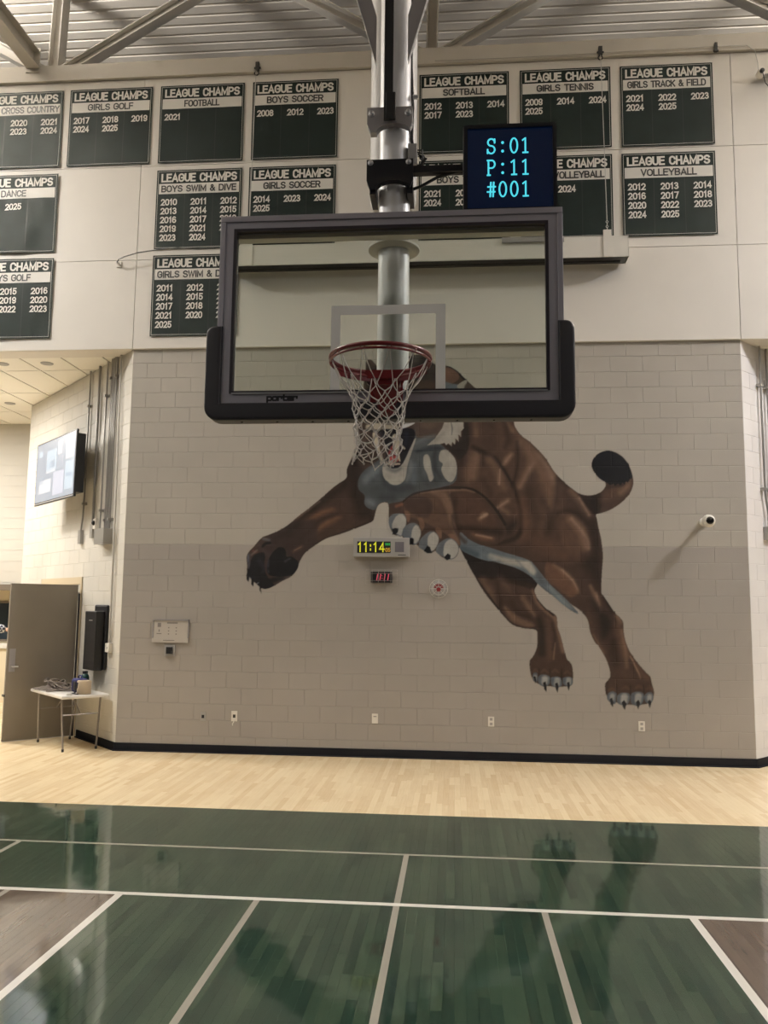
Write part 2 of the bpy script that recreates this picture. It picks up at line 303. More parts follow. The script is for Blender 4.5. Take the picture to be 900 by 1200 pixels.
def flat(mb, name, m, parent, label=None):      # lettering keeps its winding: no normal recalculation needed
    me = bpy.data.meshes.new(name); me.from_pydata([tuple(v) for v in mb.v], [], mb.f); return link(name, me, m, parent, None, label)
# ------------------------------------------------------------------ floor
fl = MB().box(-13, 19, -14, 15.6, -.2, -.022).build('floor', mat('floor_slab', (.05, .045, .04), .6)); tag(fl, 'glossy sports floor of narrow boards, pale maple by the wall, green and brown court', kind='structure')
fm_o = floor_mat('court_board', True); fm_s = floor_mat('court_boards', False)
PW = .0572; LENS = (.38, .53, .69, .84, 1.07)
def plank_mesh(L, bev=.0005):
    b = MB(); w = PW/2-.0001; l = L/2-.0001
    b.add([(-w, -l, -.02), (w, -l, -.02), (w, l, -.02), (-w, l, -.02), (-w, -l, -bev), (w, -l, -bev), (w, l, -bev), (-w, l, -bev), (-w+bev, -l+bev, 0), (w-bev, -l+bev, 0), (w-bev, l-bev, 0), (-w+bev, l-bev, 0)],
          [(0,1,5,4), (1,2,6,5), (2,3,7,6), (3,0,4,7), (4,5,9,8), (5,6,10,9), (6,7,11,10), (7,4,8,11), (8,9,10,11)])
    return b
pm = []
for L in LENS:
    b = plank_mesh(L); me = bpy.data.meshes.new('board'); me.from_pydata(b.v, [], b.f); me.materials.append(fm_o); pm.append(me)
rest = MB(); tone = []; cand = []
nx = int(26/PW)
for i in range(nx):
    x = -9 + PW*(i+.5); y = 2.2 + random.random()*.8
    yend = 15.6 if (x < 0 or x > XR) else D+.05
    if x < 0: y = 3.2+random.random()
    while y < yend:
        k = random.randrange(5); L = LENS[k]; yc = y+L/2; y += L
        dep = yc; px = 450+966.7*((x-4.328)/dep+.0866)
        if yc+L/2 > 3.25 and 0 < px+40 and px < 940: cand.append((yc, x, k))
        elif -4.5 < x < 12.5 or yc > 9: rest.add(*[(plank_mesh(L).v), plank_mesh(L).f], M=Matrix.Translation((x, yc, 0))); tone.append(random.random())
cand.sort()
for n, (yc, x, k) in enumerate(cand):
    if n < 300:
        o = bpy.data.objects.new('board', pm[k]); o.location = (x, yc, 0); COL.objects.link(o); o.parent = fl
    else: b = plank_mesh(LENS[k]); rest.add(b.v, b.f, M=Matrix.Translation((x, yc, 0))); tone.append(random.random())
me = bpy.data.meshes.new('boards'); me.from_pydata(rest.v, [], rest.f); at = me.attributes.new('tone', 'FLOAT', 'POINT')
at.data.foreach_set('value', np.repeat(np.array(tone), 12)); link('distant_boards', me, fm_s, fl, 'stuff')
MB().box(-13, 19, -14, 2.2, -.022, -.001).build('near_slab', fm_s, fl)
MB().box(-13, -4.5, 2.2, 9, -.022, -.0012).build('side_slab', fm_s, fl); MB().box(12.5, 19, 2.2, 9, -.022, -.0012).build('side_slab', fm_s, fl)
lm = lambda x0, x1, y0, y1, m, z, lab: MB().box(x0, x1, y0, y1, .0001, z).build('painted_line', m, fl, label=lab)
lm(-9, 16, 5.409, 5.459, M['line_w'], .0009, 'white baseline'); lm(XC-1.829, XC-1.779, -2, 5.409, M['line_w'], .0009, 'white left lane line'); lm(XC+1.779, XC+1.829, -2, 5.409, M['line_w'], .0009, 'white right lane line')
lm(-9, 16, 6.475, 6.513, M['line_g'], .0007, 'thin grey line parallel to the wall'); lm(3.945, 3.985, -1, 6.475, M['line_g'], .0007, 'grey centre line')
lm(3.055, 3.095, -1, 5.409, M['line_g'], .0007, 'grey line left of the centre line'); lm(4.862, 4.902, -1, 5.409, M['line_g'], .0007, 'grey line right of the centre line')
lm(.895, .935, 5.459, 6.475, M['line_g'], .0007, 'short grey line at the left edge'); lm(1.40, 1.44, -1, 5.409, M['line_g'], .0007, 'grey line in the brown area')
# ------------------------------------------------------------------ block walls
def block_mesh(w, h=H, dep=.05, j=.0008, b=.004):
    x0, x1, z0, z1 = j, w-j, j, h-j
    v = [(x0, 0.006, z0), (x1, .006, z0), (x1, .006, z1), (x0, .006, z1), (x0, .0026, z0), (x1, .0026, z0), (x1, .0026, z1), (x0, .0026, z1), (x0+b, 0, z0+b), (x1-b, 0, z0+b), (x1-b, 0, z1-b), (x0+b, 0, z1-b)]
    return v, [(0,1,5,4), (1,2,6,5), (2,3,7,6), (3,0,4,7), (4,5,9,8), (5,6,10,9), (6,7,11,10), (7,4,8,11), (8,9,10,11)]
def mesh_of(v, f, m):
    me = bpy.data.meshes.new('block'); me.from_pydata(v, [], f); me.materials.append(m); return me
def layout(width, first_full_even):
    out = []
    for c in range(26):
        x = 0; z = c*H; full = (c % 2 == 1) == first_full_even; first = True
        while x < width-.01:
            w = B if (full or not first) else B/2
            first = False; w = min(w, width-x); out.append((x, z, w)); x += w
    return out
def block_wall(parent, Mx, m, width, first, keep, limit=300, skip=None):
    cache = {}; rest = MB(); cells = [c for c in layout(width, first) if not (skip and skip(*c))]
    cells.sort(key=keep); n = 0
    for x, z, w in cells:
        hh = min(H, TOP-z)
        key = (round(w, 3), round(hh, 3))
        if n < limit:
            if key not in cache: cache[key] = mesh_of(*block_mesh(w, hh), m)
            o = bpy.data.objects.new('block', cache[key]); o.matrix_world = Mx @ Matrix.Translation((x, 0, z)); COL.objects.link(o); o.parent = parent; n += 1
        else: v, f = block_mesh(w, hh); rest.add(v, f, M=Mx @ Matrix.Translation((x, 0, z)))
    if rest.v:
        me = bpy.data.meshes.new('far_blocks'); me.from_pydata(rest.v, [], rest.f); link('blocks', me, m, parent, 'stuff')
MW = Matrix.Translation((0, D, 0))
wb = MB().prism([(0, 0), (XR, 0), (XR, TOP), (0, TOP)], D+.0045, D+.35).build('wall_back', M['block']); tag(wb, 'beige painted block wall facing the court, darker below head height', kind='structure')
mural_hidden = lambda x, z, w: (2.2 < x < 6.9 and 1.2 < z < 4.6) or (x > 2.9 and x < 5.0 and z > 3.6)
block_wall(wb, MW, M['block'], XR, True, keep=lambda c: (1 if mural_hidden(*c) else 0, -c[0]*.1+abs(c[1]-2)*.0))
wl = MB().box(-.0, 4.30, .0045, .35, 2.24, TOP, ML).box(0, 1.43, .0045, .35, 0, 2.24, ML).box(3.2, 4.3, .0045, .35, 0, 2.24, ML).build('wall_left', M['blockL']); tag(wl, 'brightly lit cream block wall splayed off to the left, with doorway and conduits', kind='structure')
block_wall(wl, ML, M['blockL'], 4.30, False, keep=lambda c: c[0], skip=lambda x, z, w: z < 2.2 and x+w > 1.5 and x < 3.2)
wr = MB().box(0, 4.3, .0045, .35, 0, TOP, MR).build('wall_right', M['blockR']); tag(wr, 'pale block wall splayed off to the right at the frame edge', kind='structure')
block_wall(wr, MR, M['blockR'], 4.3, False, keep=lambda c: c[0], limit=110)
wf = MB().box(-13, -3.93-1.8, 14.95, 15.2, 0, 5.28).box(-3.93-1.8, -3.93, 14.95, 15.2, 2.2, 5.28).box(-3.93, .5, 14.95, 15.2, 0, 5.28)
for c in range(26): wf.box(-13, -3.0, 14.945, 14.951, c*H+.005, c*H+H-.005) if c*H > 2.2 else wf.box(-3.93, -3.0, 14.945, 14.951, c*H+.005, c*H+H-.005)
wf = wf.build('wall_lobby', M['blockL']); tag(wf, 'bright cream far wall of the lobby at the left edge', kind='structure')
rf = MB().box(7.5, 19, 14.95, 15.2, 0, 5.28).build('wall_recess', M['blockL']); tag(rf, 'pale rear wall of the right hand recess', kind='structure')
# baseboards
bb = MB()
def base_strip(b, x0, x1, Mx): b.box(x0, x1, -.010, .012, 0, .102, Mx).box(x0, x1, -.032, -.010, 0, .012, Mx)
b = MB(); base_strip(b, -.012, XR+.012, MW); o = b.build('baseboard_back', M['rubber']); tag(o, 'black rubber baseboard along the foot of the beige wall', kind='structure')
b = MB(); base_strip(b, -.01, 1.36, ML); o = b.build('baseboard_left', M['rubber']); tag(o, 'black rubber baseboard behind the folding table', kind='structure')
b = MB(); base_strip(b, -.01, 4.3, MR); o = b.build('baseboard_right', M['rubber']); tag(o, 'black rubber baseboard on the right splayed wall', kind='structure')
# upper panels
wu = MB().box(-13, 19, D-.012, D+.3, TOP, 9.16).build('wall_upper', M['panel']); tag(wu, 'white upper wall of smooth panels above the block wall', kind='structure')
for x0, x1 in ((-10.5, -5.2), (-5.2, 0), (0, 7.925), (7.925, 13.2)):
    for z0, z1 in ((TOP, 6.52), (6.52, 7.865), (7.865, 9.16)):
        MB().box(x0+.004, x1-.004, D-.035, D-.012, z0+.004, z1-.004).build('panel', M['panel'], wu)
# soffits behind the openings
soff = MB().box(-13, 0.3, D+.3, 15.2, 5.36, 5.5).build('ceiling_lobby', M['tbar']); tag(soff, 'warm lit tiled lobby ceiling at the left edge', kind='structure')
tm = None
for i in range(14):
    for j in range(-1, 3):
        x1 = .02-.605*i; y0 = 11.44+1.255*j
        b = MB().box(x1-.605+.012, x1-.012, max(y0, D+.31)+.012, y0+1.255-.012, 5.285, 5.35)
        b.build('ceiling_tile', M['tile'], soff)
for (x, y) in ((-1.52, 11.08), (-3.34, 13.35), (-2.18, 11.07)):
    o = MB().lathe((x, y, 5.272), [(.05, 0), (.085, .004), (.09, .012)], 20).build('sprinkler_cover', M['greyp'], soff)
rs = MB().box(7.6, 19, D+.3, 15.2, 5.285, 5.5).build('ceiling_recess', M['tile']); tag(rs, 'tiled soffit of the right hand recess', kind='structure')
# gym shell outside the frame
gs = MB().box(-13.2, -13, -14, 15.2, 0, 11).build('wall_far_left', M['hall']); tag(gs, 'side wall of the hall outside the frame, darkened to cut bounced light', kind='structure')
gs = MB().box(19, 19.2, -14, 15.2, 0, 11).build('wall_far_right', M['hall']); tag(gs, 'side wall of the hall beyond the right edge, darkened to cut bounced light', kind='structure')
gs = MB().box(-13, 19, -14.2, -14, 0, 11).build('wall_front', M['hall']); tag(gs, 'wall of the hall behind the camera, darkened to cut bounced light', kind='structure')
# ribbed roof deck
b = MB(); P = []; y = -14
while y < 13.4:
    P += [(y, 10.63), (y+.145, 10.63), (y+.158, 10.69), (y+.190, 10.69)]; y += .203
V = [(x, yy, z) for yy, z in P for x in (-13, 19)]; b.add(V, [(2*i, 2*i+1, 2*i+3, 2*i+2) for i in range(len(P)-1)])
dk = b.build('ceiling', M['deck']); tag(dk, 'cream ribbed metal roof deck above the trusses', kind='structure')
o = MB().box(-13, 19, 13.2, 13.4, 9.0, 11).build('wall_attic', M['panel']); tag(o, 'plain wall closing the roof space behind the truss', kind='structure')
# roof truss in the plane of the wall head
def beamI(b, p, q, w, t, n):     # flanged bar between two points, flange normal n
    p = Vector(p); q = Vector(q); d = (q-p).normalized(); n = Vector(n); s = d.cross(n).normalized()
    for off, hw, ht in ((-t/2, w/2, .008), (t/2, w/2, .008), (0, .006, t/2)):
        c = [p+n*off+s*sx*hw+n*sy*ht for sx, sy in ((-1,-1), (1,-1), (1,1), (-1,1))]; c2 = [v+(q-p) for v in c]
        b.add(c+c2, [(0,1,2,3), (7,6,5,4), (0,4,5,1), (1,5,6,2), (2,6,7,3), (3,7,4,0)])
tr = thing('roof_truss', 'cream steel roof truss with diagonals running above the wall head', 'truss', (1.3, 10.5, 9.2))
MB().box(-13, 19, 10.40, 10.60, 9.165, 9.18).box(-13, 19, 10.40, 10.41, 9.18, 9.385).box(-13, 19, 10.40, 10.62, 9.385, 9.395).build('chord', M['steel_paint'], tr)
Yt = 10.56
for xn in (-6.75, -1.37, 4.0, 9.37, 14.7):
    b = MB(); beamI(b, (xn+.0, Yt, 9.39), (xn+.03, Yt, 10.66), .20, .14, (1, 0, 0)); b.build('post', M['steel_paint'], tr)
    MB().box(xn-.13, xn+.13, Yt-.11, Yt-.10, 9.20, 9.42).build('gusset', M['steel_paint'], tr)
    for s in (-1, 1):
        b = MB(); beamI(b, (xn+s*.12, Yt, 9.37), (xn+s*2.40, Yt, 9.37+.59*2.28), .16, .13, (-.5*s, 0, .86)); b.build('diagonal', M['steel_paint'], tr)
for xj in (-1.62, 10.2):
    jo = thing('roof_beam', 'cream steel beam running overhead towards the court at the upper left' if xj < 0 else 'cream steel beam running overhead beyond the right edge', 'beam', (xj, 10, 9.3))
    b = MB(); b.box(xj-.09, xj+.09, -14, 10.40, 9.36, 9.375).box(xj-.006, xj+.006, -14, 10.40, 9.375, 9.60).box(xj-.09, xj+.09, -14, 10.40, 9.60, 9.615); b.build('girder', M['steel_paint'], jo)
    b = MB(); b.box(xj-.10, xj+.10, 10.385, 10.398, 9.30, 9.66); b.build('end_plate', M['steel_paint'], jo)
# high-bay housings (outside the frame, reflected in the floor)
for i, (x, y, z, p) in enumerate(HIGHBAYS):
    hb = thing('highbay_lamp', f'rectangular high bay lamp under the roof {["near the wall, left", "near the wall, right", "over mid court, left", "over mid court, right", "behind the camera, left", "behind the camera, right"][i]}', 'lamp', (x, y, z))
    MB().box(x-.36, x+.36, y-.52, y+.52, z-.05, z+.06, bev=.01).build('housing', M['white_steel'], hb); MB().cyl((x, y, z+.06), (x, y, 10.60), .012, 8).build('stem', M['conduit'], hb)
    MB().box(x-.29, x+.29, y-.47, y+.47, z-.062, z-.051).build('lens', M['lamp'], hb)
for x, y in ((-4.0, 11.7), (-6, 12.3), (-8.5, 12.3), (11, 12.3)):
    o = thing('ceiling_panel_lamp', 'flat ceiling lamp set in the soffit, ' + {-4.0: 'nearest the splayed left wall', -6: 'in the middle of the lobby', -8.5: 'far left in the lobby', 11: 'in the right recess'}[x], 'lamp', (x, y, 5.22))
    MB().box(x-.6, x+.6, y-.3, y+.3, 5.235, 5.283).build('housing', M['white_steel'], o); MB().box(x-.56, x+.56, y-.26, y+.26, 5.222, 5.234).build('lens', M['lamp'], o)
# ------------------------------------------------------------------ mural
MURAL = (
  ('M', 'body', 1, [(3162, 4954), (3161, 5058), (3217, 5091), (3285, 5033), (3342, 4974), (3487, 5053), (3621, 5085), (3710, 5118), (3822, 5151),
    (3956, 5115), (4068, 5010), (4212, 4991), (4279, 4973), (4367, 4914), (4422, 4857), (4488, 4788), (4598, 4684), (4784, 4536), (4947, 4377), (5064,
    4267), (5095, 4177), (5173, 4063), (5277, 3984), (5376, 3884), (5478, 3766), (5566, 3619), (5636, 3531), (5734, 3433), (5835, 3352), (5902, 3307),
    (6018, 3288), (6113, 3307), (6177, 3347), (6218, 3405), (6214, 3454), (6148, 3503), (6086, 3576), (6052, 3661), (6066, 3740), (6115, 3806), (6187,
    3847), (6266, 3860), (6354, 3837), (6439, 3780), (6501, 3698), (6538, 3607), (6560, 3518), (6563, 3437), (6532, 3339), (6459, 3242), (6363, 3161),
    (6251, 3096), (6156, 3064), (6093, 3042), (6107, 2983), (6126, 2870), (6153, 2742), (6171, 2565), (6169, 2469), (6155, 2326), (6143, 2086), (6173,
    2025), (6230, 1936), (6301, 1828), (6365, 1763), (6401, 1707), (6403, 1606), (6425, 1475), (6479, 1344), (6566, 1215), (6658, 1110), (6708, 1055),
    (6729, 974), (6751, 876), (6746, 828), (6731, 774), (6659, 726), (6506, 713), (6360, 720), (6231, 763), (6181, 817), (6169, 882), (6171, 963),
    (6229, 1038), (6223, 1144), (6177, 1274), (6113, 1389), (6049, 1470), (6001, 1585), (5981, 1702), (5948, 1775), (5858, 1865), (5774, 1920), (5656,
    2017), (5499, 2156), (5381, 2256), (5359, 2166), (5323, 2096), (5347, 2015), (5399, 1937), (5475, 1857), (5554, 1808), (5594, 1760), (5602, 1640),
    (5640, 1521), (5677, 1363), (5714, 1247), (5772, 1169), (5780, 993), (5720, 924), (5564, 912), (5407, 928), (5308, 972), (5269, 1054), (5255,
    1210), (5311, 1299), (5348, 1400), (5352, 1517), (5334, 1602), (5175, 1620), (5047, 1663), (4937, 1771), (4817, 1910), (4699, 2060), (4598, 2230),
    (4477, 2453), (4395, 2615), (4387, 2626), (4358, 2521), (4282, 2474), (4167, 2501), (4088, 2578), (4032, 2548), (3974, 2559), (3868, 2634), (3817,
    2667), (3719, 2655), (3652, 2770), (3565, 2778), (3507, 2866), (3486, 3005), (3480, 3162), (3450, 3196), (3398, 3193), (3347, 3162), (3320, 3093),
    (3299, 3007), (3263, 2947), (3058, 2861), (2872, 2792), (2683, 2732), (2542, 2644), (2454, 2583), (2389, 2517), (2336, 2418), (2315, 2341), (2240,
    2242), (2130, 2186), (2020, 2120), (1932, 2081), (1854, 2085), (1774, 2150), (1717, 2194), (1658, 2292), (1655, 2380), (1646, 2491), (1683, 2568),
    (1738, 2624), (1792, 2691), (1846, 2746), (1924, 2774), (2069, 2836), (2177, 2903), (2296, 3005), (2432, 3110), (2578, 3231), (2772, 3404), (2926,
    3516), (2930, 3616), (2967, 3717), (3043, 3874), (3109, 3975), (3084, 4099), (3071, 4247), (3113, 4417), (3133, 4645), (3141, 4816)]),
  ('F', (70, 53, 43), 3, 1, None, 1, [(3162, 4954), (3161, 5058), (3217, 5091), (3285, 5033), (3342, 4974), (3487, 5053), (3621, 5085), (3710, 5118),
    (3822, 5151), (3956, 5115), (4068, 5010), (4212, 4991), (4279, 4973), (4367, 4914), (4422, 4857), (4488, 4788), (4598, 4684), (4784, 4536), (4947,
    4377), (5064, 4267), (5095, 4177), (5173, 4063), (5277, 3984), (5376, 3884), (5478, 3766), (5566, 3619), (5636, 3531), (5734, 3433), (5835, 3352),
    (5902, 3307), (6018, 3288), (6113, 3307), (6177, 3347), (6218, 3405), (6214, 3454), (6148, 3503), (6086, 3576), (6052, 3661), (6066, 3740), (6115,
    3806), (6187, 3847), (6266, 3860), (6354, 3837), (6439, 3780), (6501, 3698), (6538, 3607), (6560, 3518), (6563, 3437), (6532, 3339), (6459, 3242),
    (6363, 3161), (6251, 3096), (6156, 3064), (6093, 3042), (6107, 2983), (6126, 2870), (6153, 2742), (6171, 2565), (6169, 2469), (6155, 2326), (6143,
    2086), (6173, 2025), (6230, 1936), (6301, 1828), (6365, 1763), (6401, 1707), (6403, 1606), (6425, 1475), (6479, 1344), (6566, 1215), (6658, 1110),
    (6708, 1055), (6729, 974), (6751, 876), (6746, 828), (6731, 774), (6659, 726), (6506, 713), (6360, 720), (6231, 763), (6181, 817), (6169, 882),
    (6171, 963), (6229, 1038), (6223, 1144), (6177, 1274), (6113, 1389), (6049, 1470), (6001, 1585), (5981, 1702), (5948, 1775), (5858, 1865), (5774,
    1920), (5656, 2017), (5499, 2156), (5381, 2256), (5359, 2166), (5323, 2096), (5347, 2015), (5399, 1937), (5475, 1857), (5554, 1808), (5594, 1760),
    (5602, 1640), (5640, 1521), (5677, 1363), (5714, 1247), (5772, 1169), (5780, 993), (5720, 924), (5564, 912), (5407, 928), (5308, 972), (5269,
    1054), (5255, 1210), (5311, 1299), (5348, 1400), (5352, 1517), (5334, 1602), (5175, 1620), (5047, 1663), (4937, 1771), (4817, 1910), (4699, 2060),
    (4598, 2230), (4477, 2453), (4395, 2615), (4387, 2626), (4358, 2521), (4282, 2474), (4167, 2501), (4088, 2578), (4032, 2548), (3974, 2559), (3868,
    2634), (3817, 2667), (3719, 2655), (3652, 2770), (3565, 2778), (3507, 2866), (3486, 3005), (3480, 3162), (3450, 3196), (3398, 3193), (3347, 3162),
    (3320, 3093), (3299, 3007), (3263, 2947), (3058, 2861), (2872, 2792), (2683, 2732), (2542, 2644), (2454, 2583), (2389, 2517), (2336, 2418), (2315,
    2341), (2240, 2242), (2130, 2186), (2020, 2120), (1932, 2081), (1854, 2085), (1774, 2150), (1717, 2194), (1658, 2292), (1655, 2380), (1646, 2491),
    (1683, 2568), (1738, 2624), (1792, 2691), (1846, 2746), (1924, 2774), (2069, 2836), (2177, 2903), (2296, 3005), (2432, 3110), (2578, 3231), (2772,
    3404), (2926, 3516), (2930, 3616), (2967, 3717), (3043, 3874), (3109, 3975), (3084, 4099), (3071, 4247), (3113, 4417), (3133, 4645), (3141,
    4816)]),
  ('F', (88, 66, 52), 70, 0.75, 'body', 1, [(4457, 4277), (5074, 4267), (5175, 4060), (5556, 3620), (5710, 3064), (5427, 2819), (5144, 2695), (4905,
    3146), (4498, 3394), (4415, 3981)]),
  ('S', (130, 103, 84), 90, 0.75, 'body', [(5114, 4145, 28), (5357, 3871, 56), (5516, 3600, 68), (5594, 3393, 48), (5590, 3105, 20)]),
  ('S', (168, 140, 117), 50, 0.45, 'body', [(5397, 3829, 16), (5516, 3641, 24), (5587, 3455, 16)]),
  ('S', (130, 103, 84), 60, 0.7, 'body', [(5295, 3808, 20), (5273, 3600, 40), (5170, 3414, 28)]),
  ('S', (168, 140, 117), 40, 0.5, 'body', [(5324, 3694, 16), (5252, 3580, 20), (5150, 3393, 10)]),
  ('S', (44, 33, 28), 70, 0.55, 'body', [(5313, 3559, 32), (5251, 3393, 40), (5269, 3105, 32)]),
  ('S', (44, 33, 28), 60, 0.7, 'body', [(5625, 3475, 20), (5612, 3228, 32), (5549, 3023, 40), (5507, 2819, 28)]),
  ('S', (130, 103, 84), 60, 0.3, 'body', [(5448, 2941, 40), (5571, 3146, 28)]),
  ('S', (88, 66, 52), 90, 0.4, 'body', [(5208, 3146, 120), (5306, 2818, 100)]),
  ('S', (106, 76, 58), 110, 0.5, 'body', [(5145, 2818, 100), (5425, 2676, 100), (5703, 2536, 80)]),
  ('S', (44, 33, 28), 60, 0.8, 'body', [(4477, 4276, 40), (4498, 4086, 44), (4415, 3876, 60), (4415, 3708, 32)]),
  ('S', (130, 103, 84), 40, 0.55, 'body', [(4581, 4254, 24), (4601, 4085, 28)]),
  ('S', (70, 53, 43), 60, 0.8, 'body', [(4787, 4210, 80), (4765, 3979, 100)]),
  ('S', (44, 33, 28), 40, 0.6, 'body', [(4972, 4230, 28), (5011, 4019, 32), (4970, 3915, 24)]),
  ('S', (130, 103, 84), 28, 0.6, 'body', [(5002, 4240, 16), (5057, 4124, 16)]),
  ('S', (130, 103, 84), 70, 0.55, 'body', [(4559, 3770, 60), (4518, 3561, 68), (4498, 3478, 40)]),
  ('S', (168, 140, 117), 60, 0.35, 'body', [(4611, 3833, 20), (4569, 3519, 20)]),
  ('S', (44, 33, 28), 30, 0.6, 'body', [(4683, 3790, 16), (4686, 3686, 20)]),
  ('S', (44, 33, 28), 22, 0.95, 'body', [(4560, 3917, 28), (4724, 3832, 32), (4846, 3769, 24), (4948, 3622, 20), (5059, 3435, 20), (5128, 3228, 22),
    (5163, 3064, 24), (5156, 2859, 28), (5104, 2756, 32), (4983, 2705, 28), (4821, 2663, 16)]),
  ('S', (36, 29, 27), 10, 0.8, 'body', [(4836, 3785, 16), (4948, 3622, 14), (5059, 3435, 12)]),
  ('S', (44, 33, 28), 20, 0.6, 'body', [(5061, 3830, 20), (5010, 3768, 10)]),
  ('S', (44, 33, 28), 25, 0.9, 'body', [(5123, 3977, 16), (5128, 3705, 14), (5090, 3518, 20), (5058, 3414, 20)]),
  ('S', (130, 103, 84), 26, 0.9, 'body', [(5051, 3820, 24), (4989, 3747, 36), (4958, 3695, 24)]),
  ('S', (168, 140, 117), 20, 0.4, 'body', [(5034, 3799, 10), (4979, 3731, 16)]),
  ('S', (88, 66, 52), 20, 0.5, 'body', [(5029, 3601, 28), (5053, 3497, 12)]),
  ('S', (130, 103, 84), 50, 0.5, 'body', [(4775, 3769, 48), (4886, 3560, 52), (4947, 3394, 40)]),
  ('S', (168, 140, 117), 14, 0.7, 'body', [(4899, 3622, 10), (4890, 3435, 14)]),
  ('S', (44, 33, 28), 50, 0.5, 'body', [(4702, 3477, 40), (4783, 3311, 32)]),
  ('S', (130, 103, 84), 40, 0.75, 'body', [(5007, 3228, 24), (4905, 3146, 28), (5006, 3063, 20)]),
  ('S', (168, 140, 117), 20, 0.6, 'body', [(4996, 3218, 12), (4874, 3135, 12)]),
  ('S', (36, 29, 27), 60, 0.85, 'body', [(5004, 2858, 68), (5086, 2940, 40), (4903, 2817, 40), (4802, 2755, 20)]),
  ('S', (130, 103, 84), 60, 0.5, 'body', [(5174, 3976, 40), (5355, 3704, 48), (5493, 3414, 52), (5511, 3187, 28)]),
  ('S', (44, 33, 28), 50, 0.5, 'body', [(5431, 3228, 16), (5510, 3064, 20), (5487, 2819, 24)]),
  ('S', (44, 33, 28), 30, 0.35, 'body', [(5074, 4271, 16), (5175, 4081, 20), (5357, 3902, 16), (5557, 3641, 16)]),
  ('S', (44, 33, 28), 80, 0.4, 'body', [(5311, 3311, 52), (5348, 2941, 60), (5265, 2696, 40)]),
  ('S', (106, 76, 58), 60, 0.5, 'body', [(5189, 3228, 48), (5207, 2941, 60)]),
  ('F', (70, 53, 43), 16, 1, 'body', 1, [(4292, 3353), (4457, 3369), (4620, 3311), (4763, 3187), (4884, 3043), (4964, 2879), (4963, 2756), (4842,
    2663), (4660, 2673), (4477, 2754), (4375, 2815), (4313, 3062)]),
  ('S', (130, 103, 84), 14, 0.8, 'body', [(4292, 3357, 16), (4457, 3359, 14), (4579, 3328, 10)]),
  ('F', (84, 61, 48), 40, 0.8, 'body', 1, [(4334, 3291), (4538, 3322), (4742, 3146), (4863, 2940), (4700, 2816), (4416, 2856), (4334, 3063)]),
  ('S', (44, 33, 28), 40, 0.8, 'body', [(4334, 3228, 24), (4313, 3062, 24), (4375, 2856, 32)]),
  ('S', (44, 33, 28), 36, 0.8, 'body', [(4416, 2877, 24), (4660, 2857, 28), (4903, 2817, 40)]),
  ('S', (130, 103, 84), 26, 0.95, 'body', [(4701, 3042, 36), (4640, 2991, 20)]),
  ('S', (168, 140, 117), 14, 0.8, 'body', [(4732, 3047, 18), (4660, 3005, 12)]),
  ('S', (106, 76, 58), 30, 0.9, 'body', [(4558, 2795, 20), (4680, 2745, 36), (4802, 2735, 28)]),
  ('S', (168, 140, 117), 14, 0.75, 'body', [(4599, 2785, 10), (4700, 2765, 12), (4791, 2745, 8)]),
  ('S', (36, 29, 27), 10, 0.95, 'body', [(4169, 3399, 8), (4354, 3395, 12), (4538, 3373, 14), (4681, 3290, 16), (4803, 3166, 16), (4904, 3022, 18),
    (4964, 2920, 18)]),
  ('S', (44, 33, 28), 40, 0.6, 'body', [(5636, 3517, 20), (5794, 3372, 24), (5912, 3228, 20)]),
  ('S', (130, 103, 84), 50, 0.7, 'body', [(5794, 3351, 32), (5912, 3208, 40), (6009, 3044, 20)]),
  ('S', (168, 140, 117), 20, 0.6, 'body', [(5893, 3259, 10), (6009, 3044, 12)]),
  ('S', (44, 33, 28), 40, 0.8, 'body', [(5630, 3064, 24), (5790, 3085, 32), (5948, 2983, 32), (6065, 2821, 28)]),
  ('F', (88, 66, 52), 36, 0.95, 'body', 1, [(5670, 3064), (5829, 3024), (5966, 2861), (6022, 2659), (6000, 2497), (5860, 2436), (5704, 2617), (5627,
    2860)]),
  ('S', (130, 103, 84), 50, 0.8, 'body', [(5789, 2983, 40), (5906, 2841, 52), (5963, 2638, 40)]),
  ('S', (168, 140, 117), 26, 0.5, 'body', [(5799, 2993, 16), (5984, 2740, 16), (6002, 2618, 12)]),
  ('S', (44, 33, 28), 50, 0.9, 'body', [(6067, 2943, 36), (6091, 2619, 48), (6078, 2437, 40)]),
  ('F', (44, 33, 28), 20, 1, 'body', 1, [(5876, 3324), (5954, 3283), (6066, 3299), (6145, 3327), (6175, 3226), (6140, 3064), (6085, 3040), (5999,
    3129)]),
  ('S', (36, 29, 27), 30, 0.7, 'body', [(6049, 3258, 32), (6094, 3096, 29)]),
  ('S', (88, 66, 52), 50, 0.9, 'body', [(6175, 3226, 25), (6335, 3323, 79), (6431, 3404, 64)]),
  ('S', (130, 103, 84), 40, 0.8, 'body', [(6414, 3323, 32), (6494, 3404, 29), (6519, 3469, 13)]),
  ('S', (70, 53, 43), 30, 0.6, 'body', [(6220, 3129, 16), (6364, 3210, 22)]),
  ('S', (44, 33, 28), 20, 0.7, 'body', [(6241, 3388, 16), (6431, 3421, 16)]),
  ('F', (15, 17, 22), 2, 1, 'body', 0, [(6051, 3659), (6065, 3741), (6114, 3806), (6187, 3847), (6266, 3860), (6353, 3838), (6439, 3780), (6500,
    3698), (6538, 3608), (6557, 3526), (6535, 3494), (6512, 3502), (6495, 3445), (6472, 3469), (6455, 3421), (6432, 3450), (6400, 3413), (6377, 3440),
    (6336, 3408), (6321, 3440), (6273, 3418), (6250, 3441), (6214, 3454), (6148, 3503), (6086, 3577)]),
  ('S', (44, 33, 28), 90, 0.95, 'body', [(6016, 2436, 101), (6097, 2286, 84), (6127, 2152, 50)]),
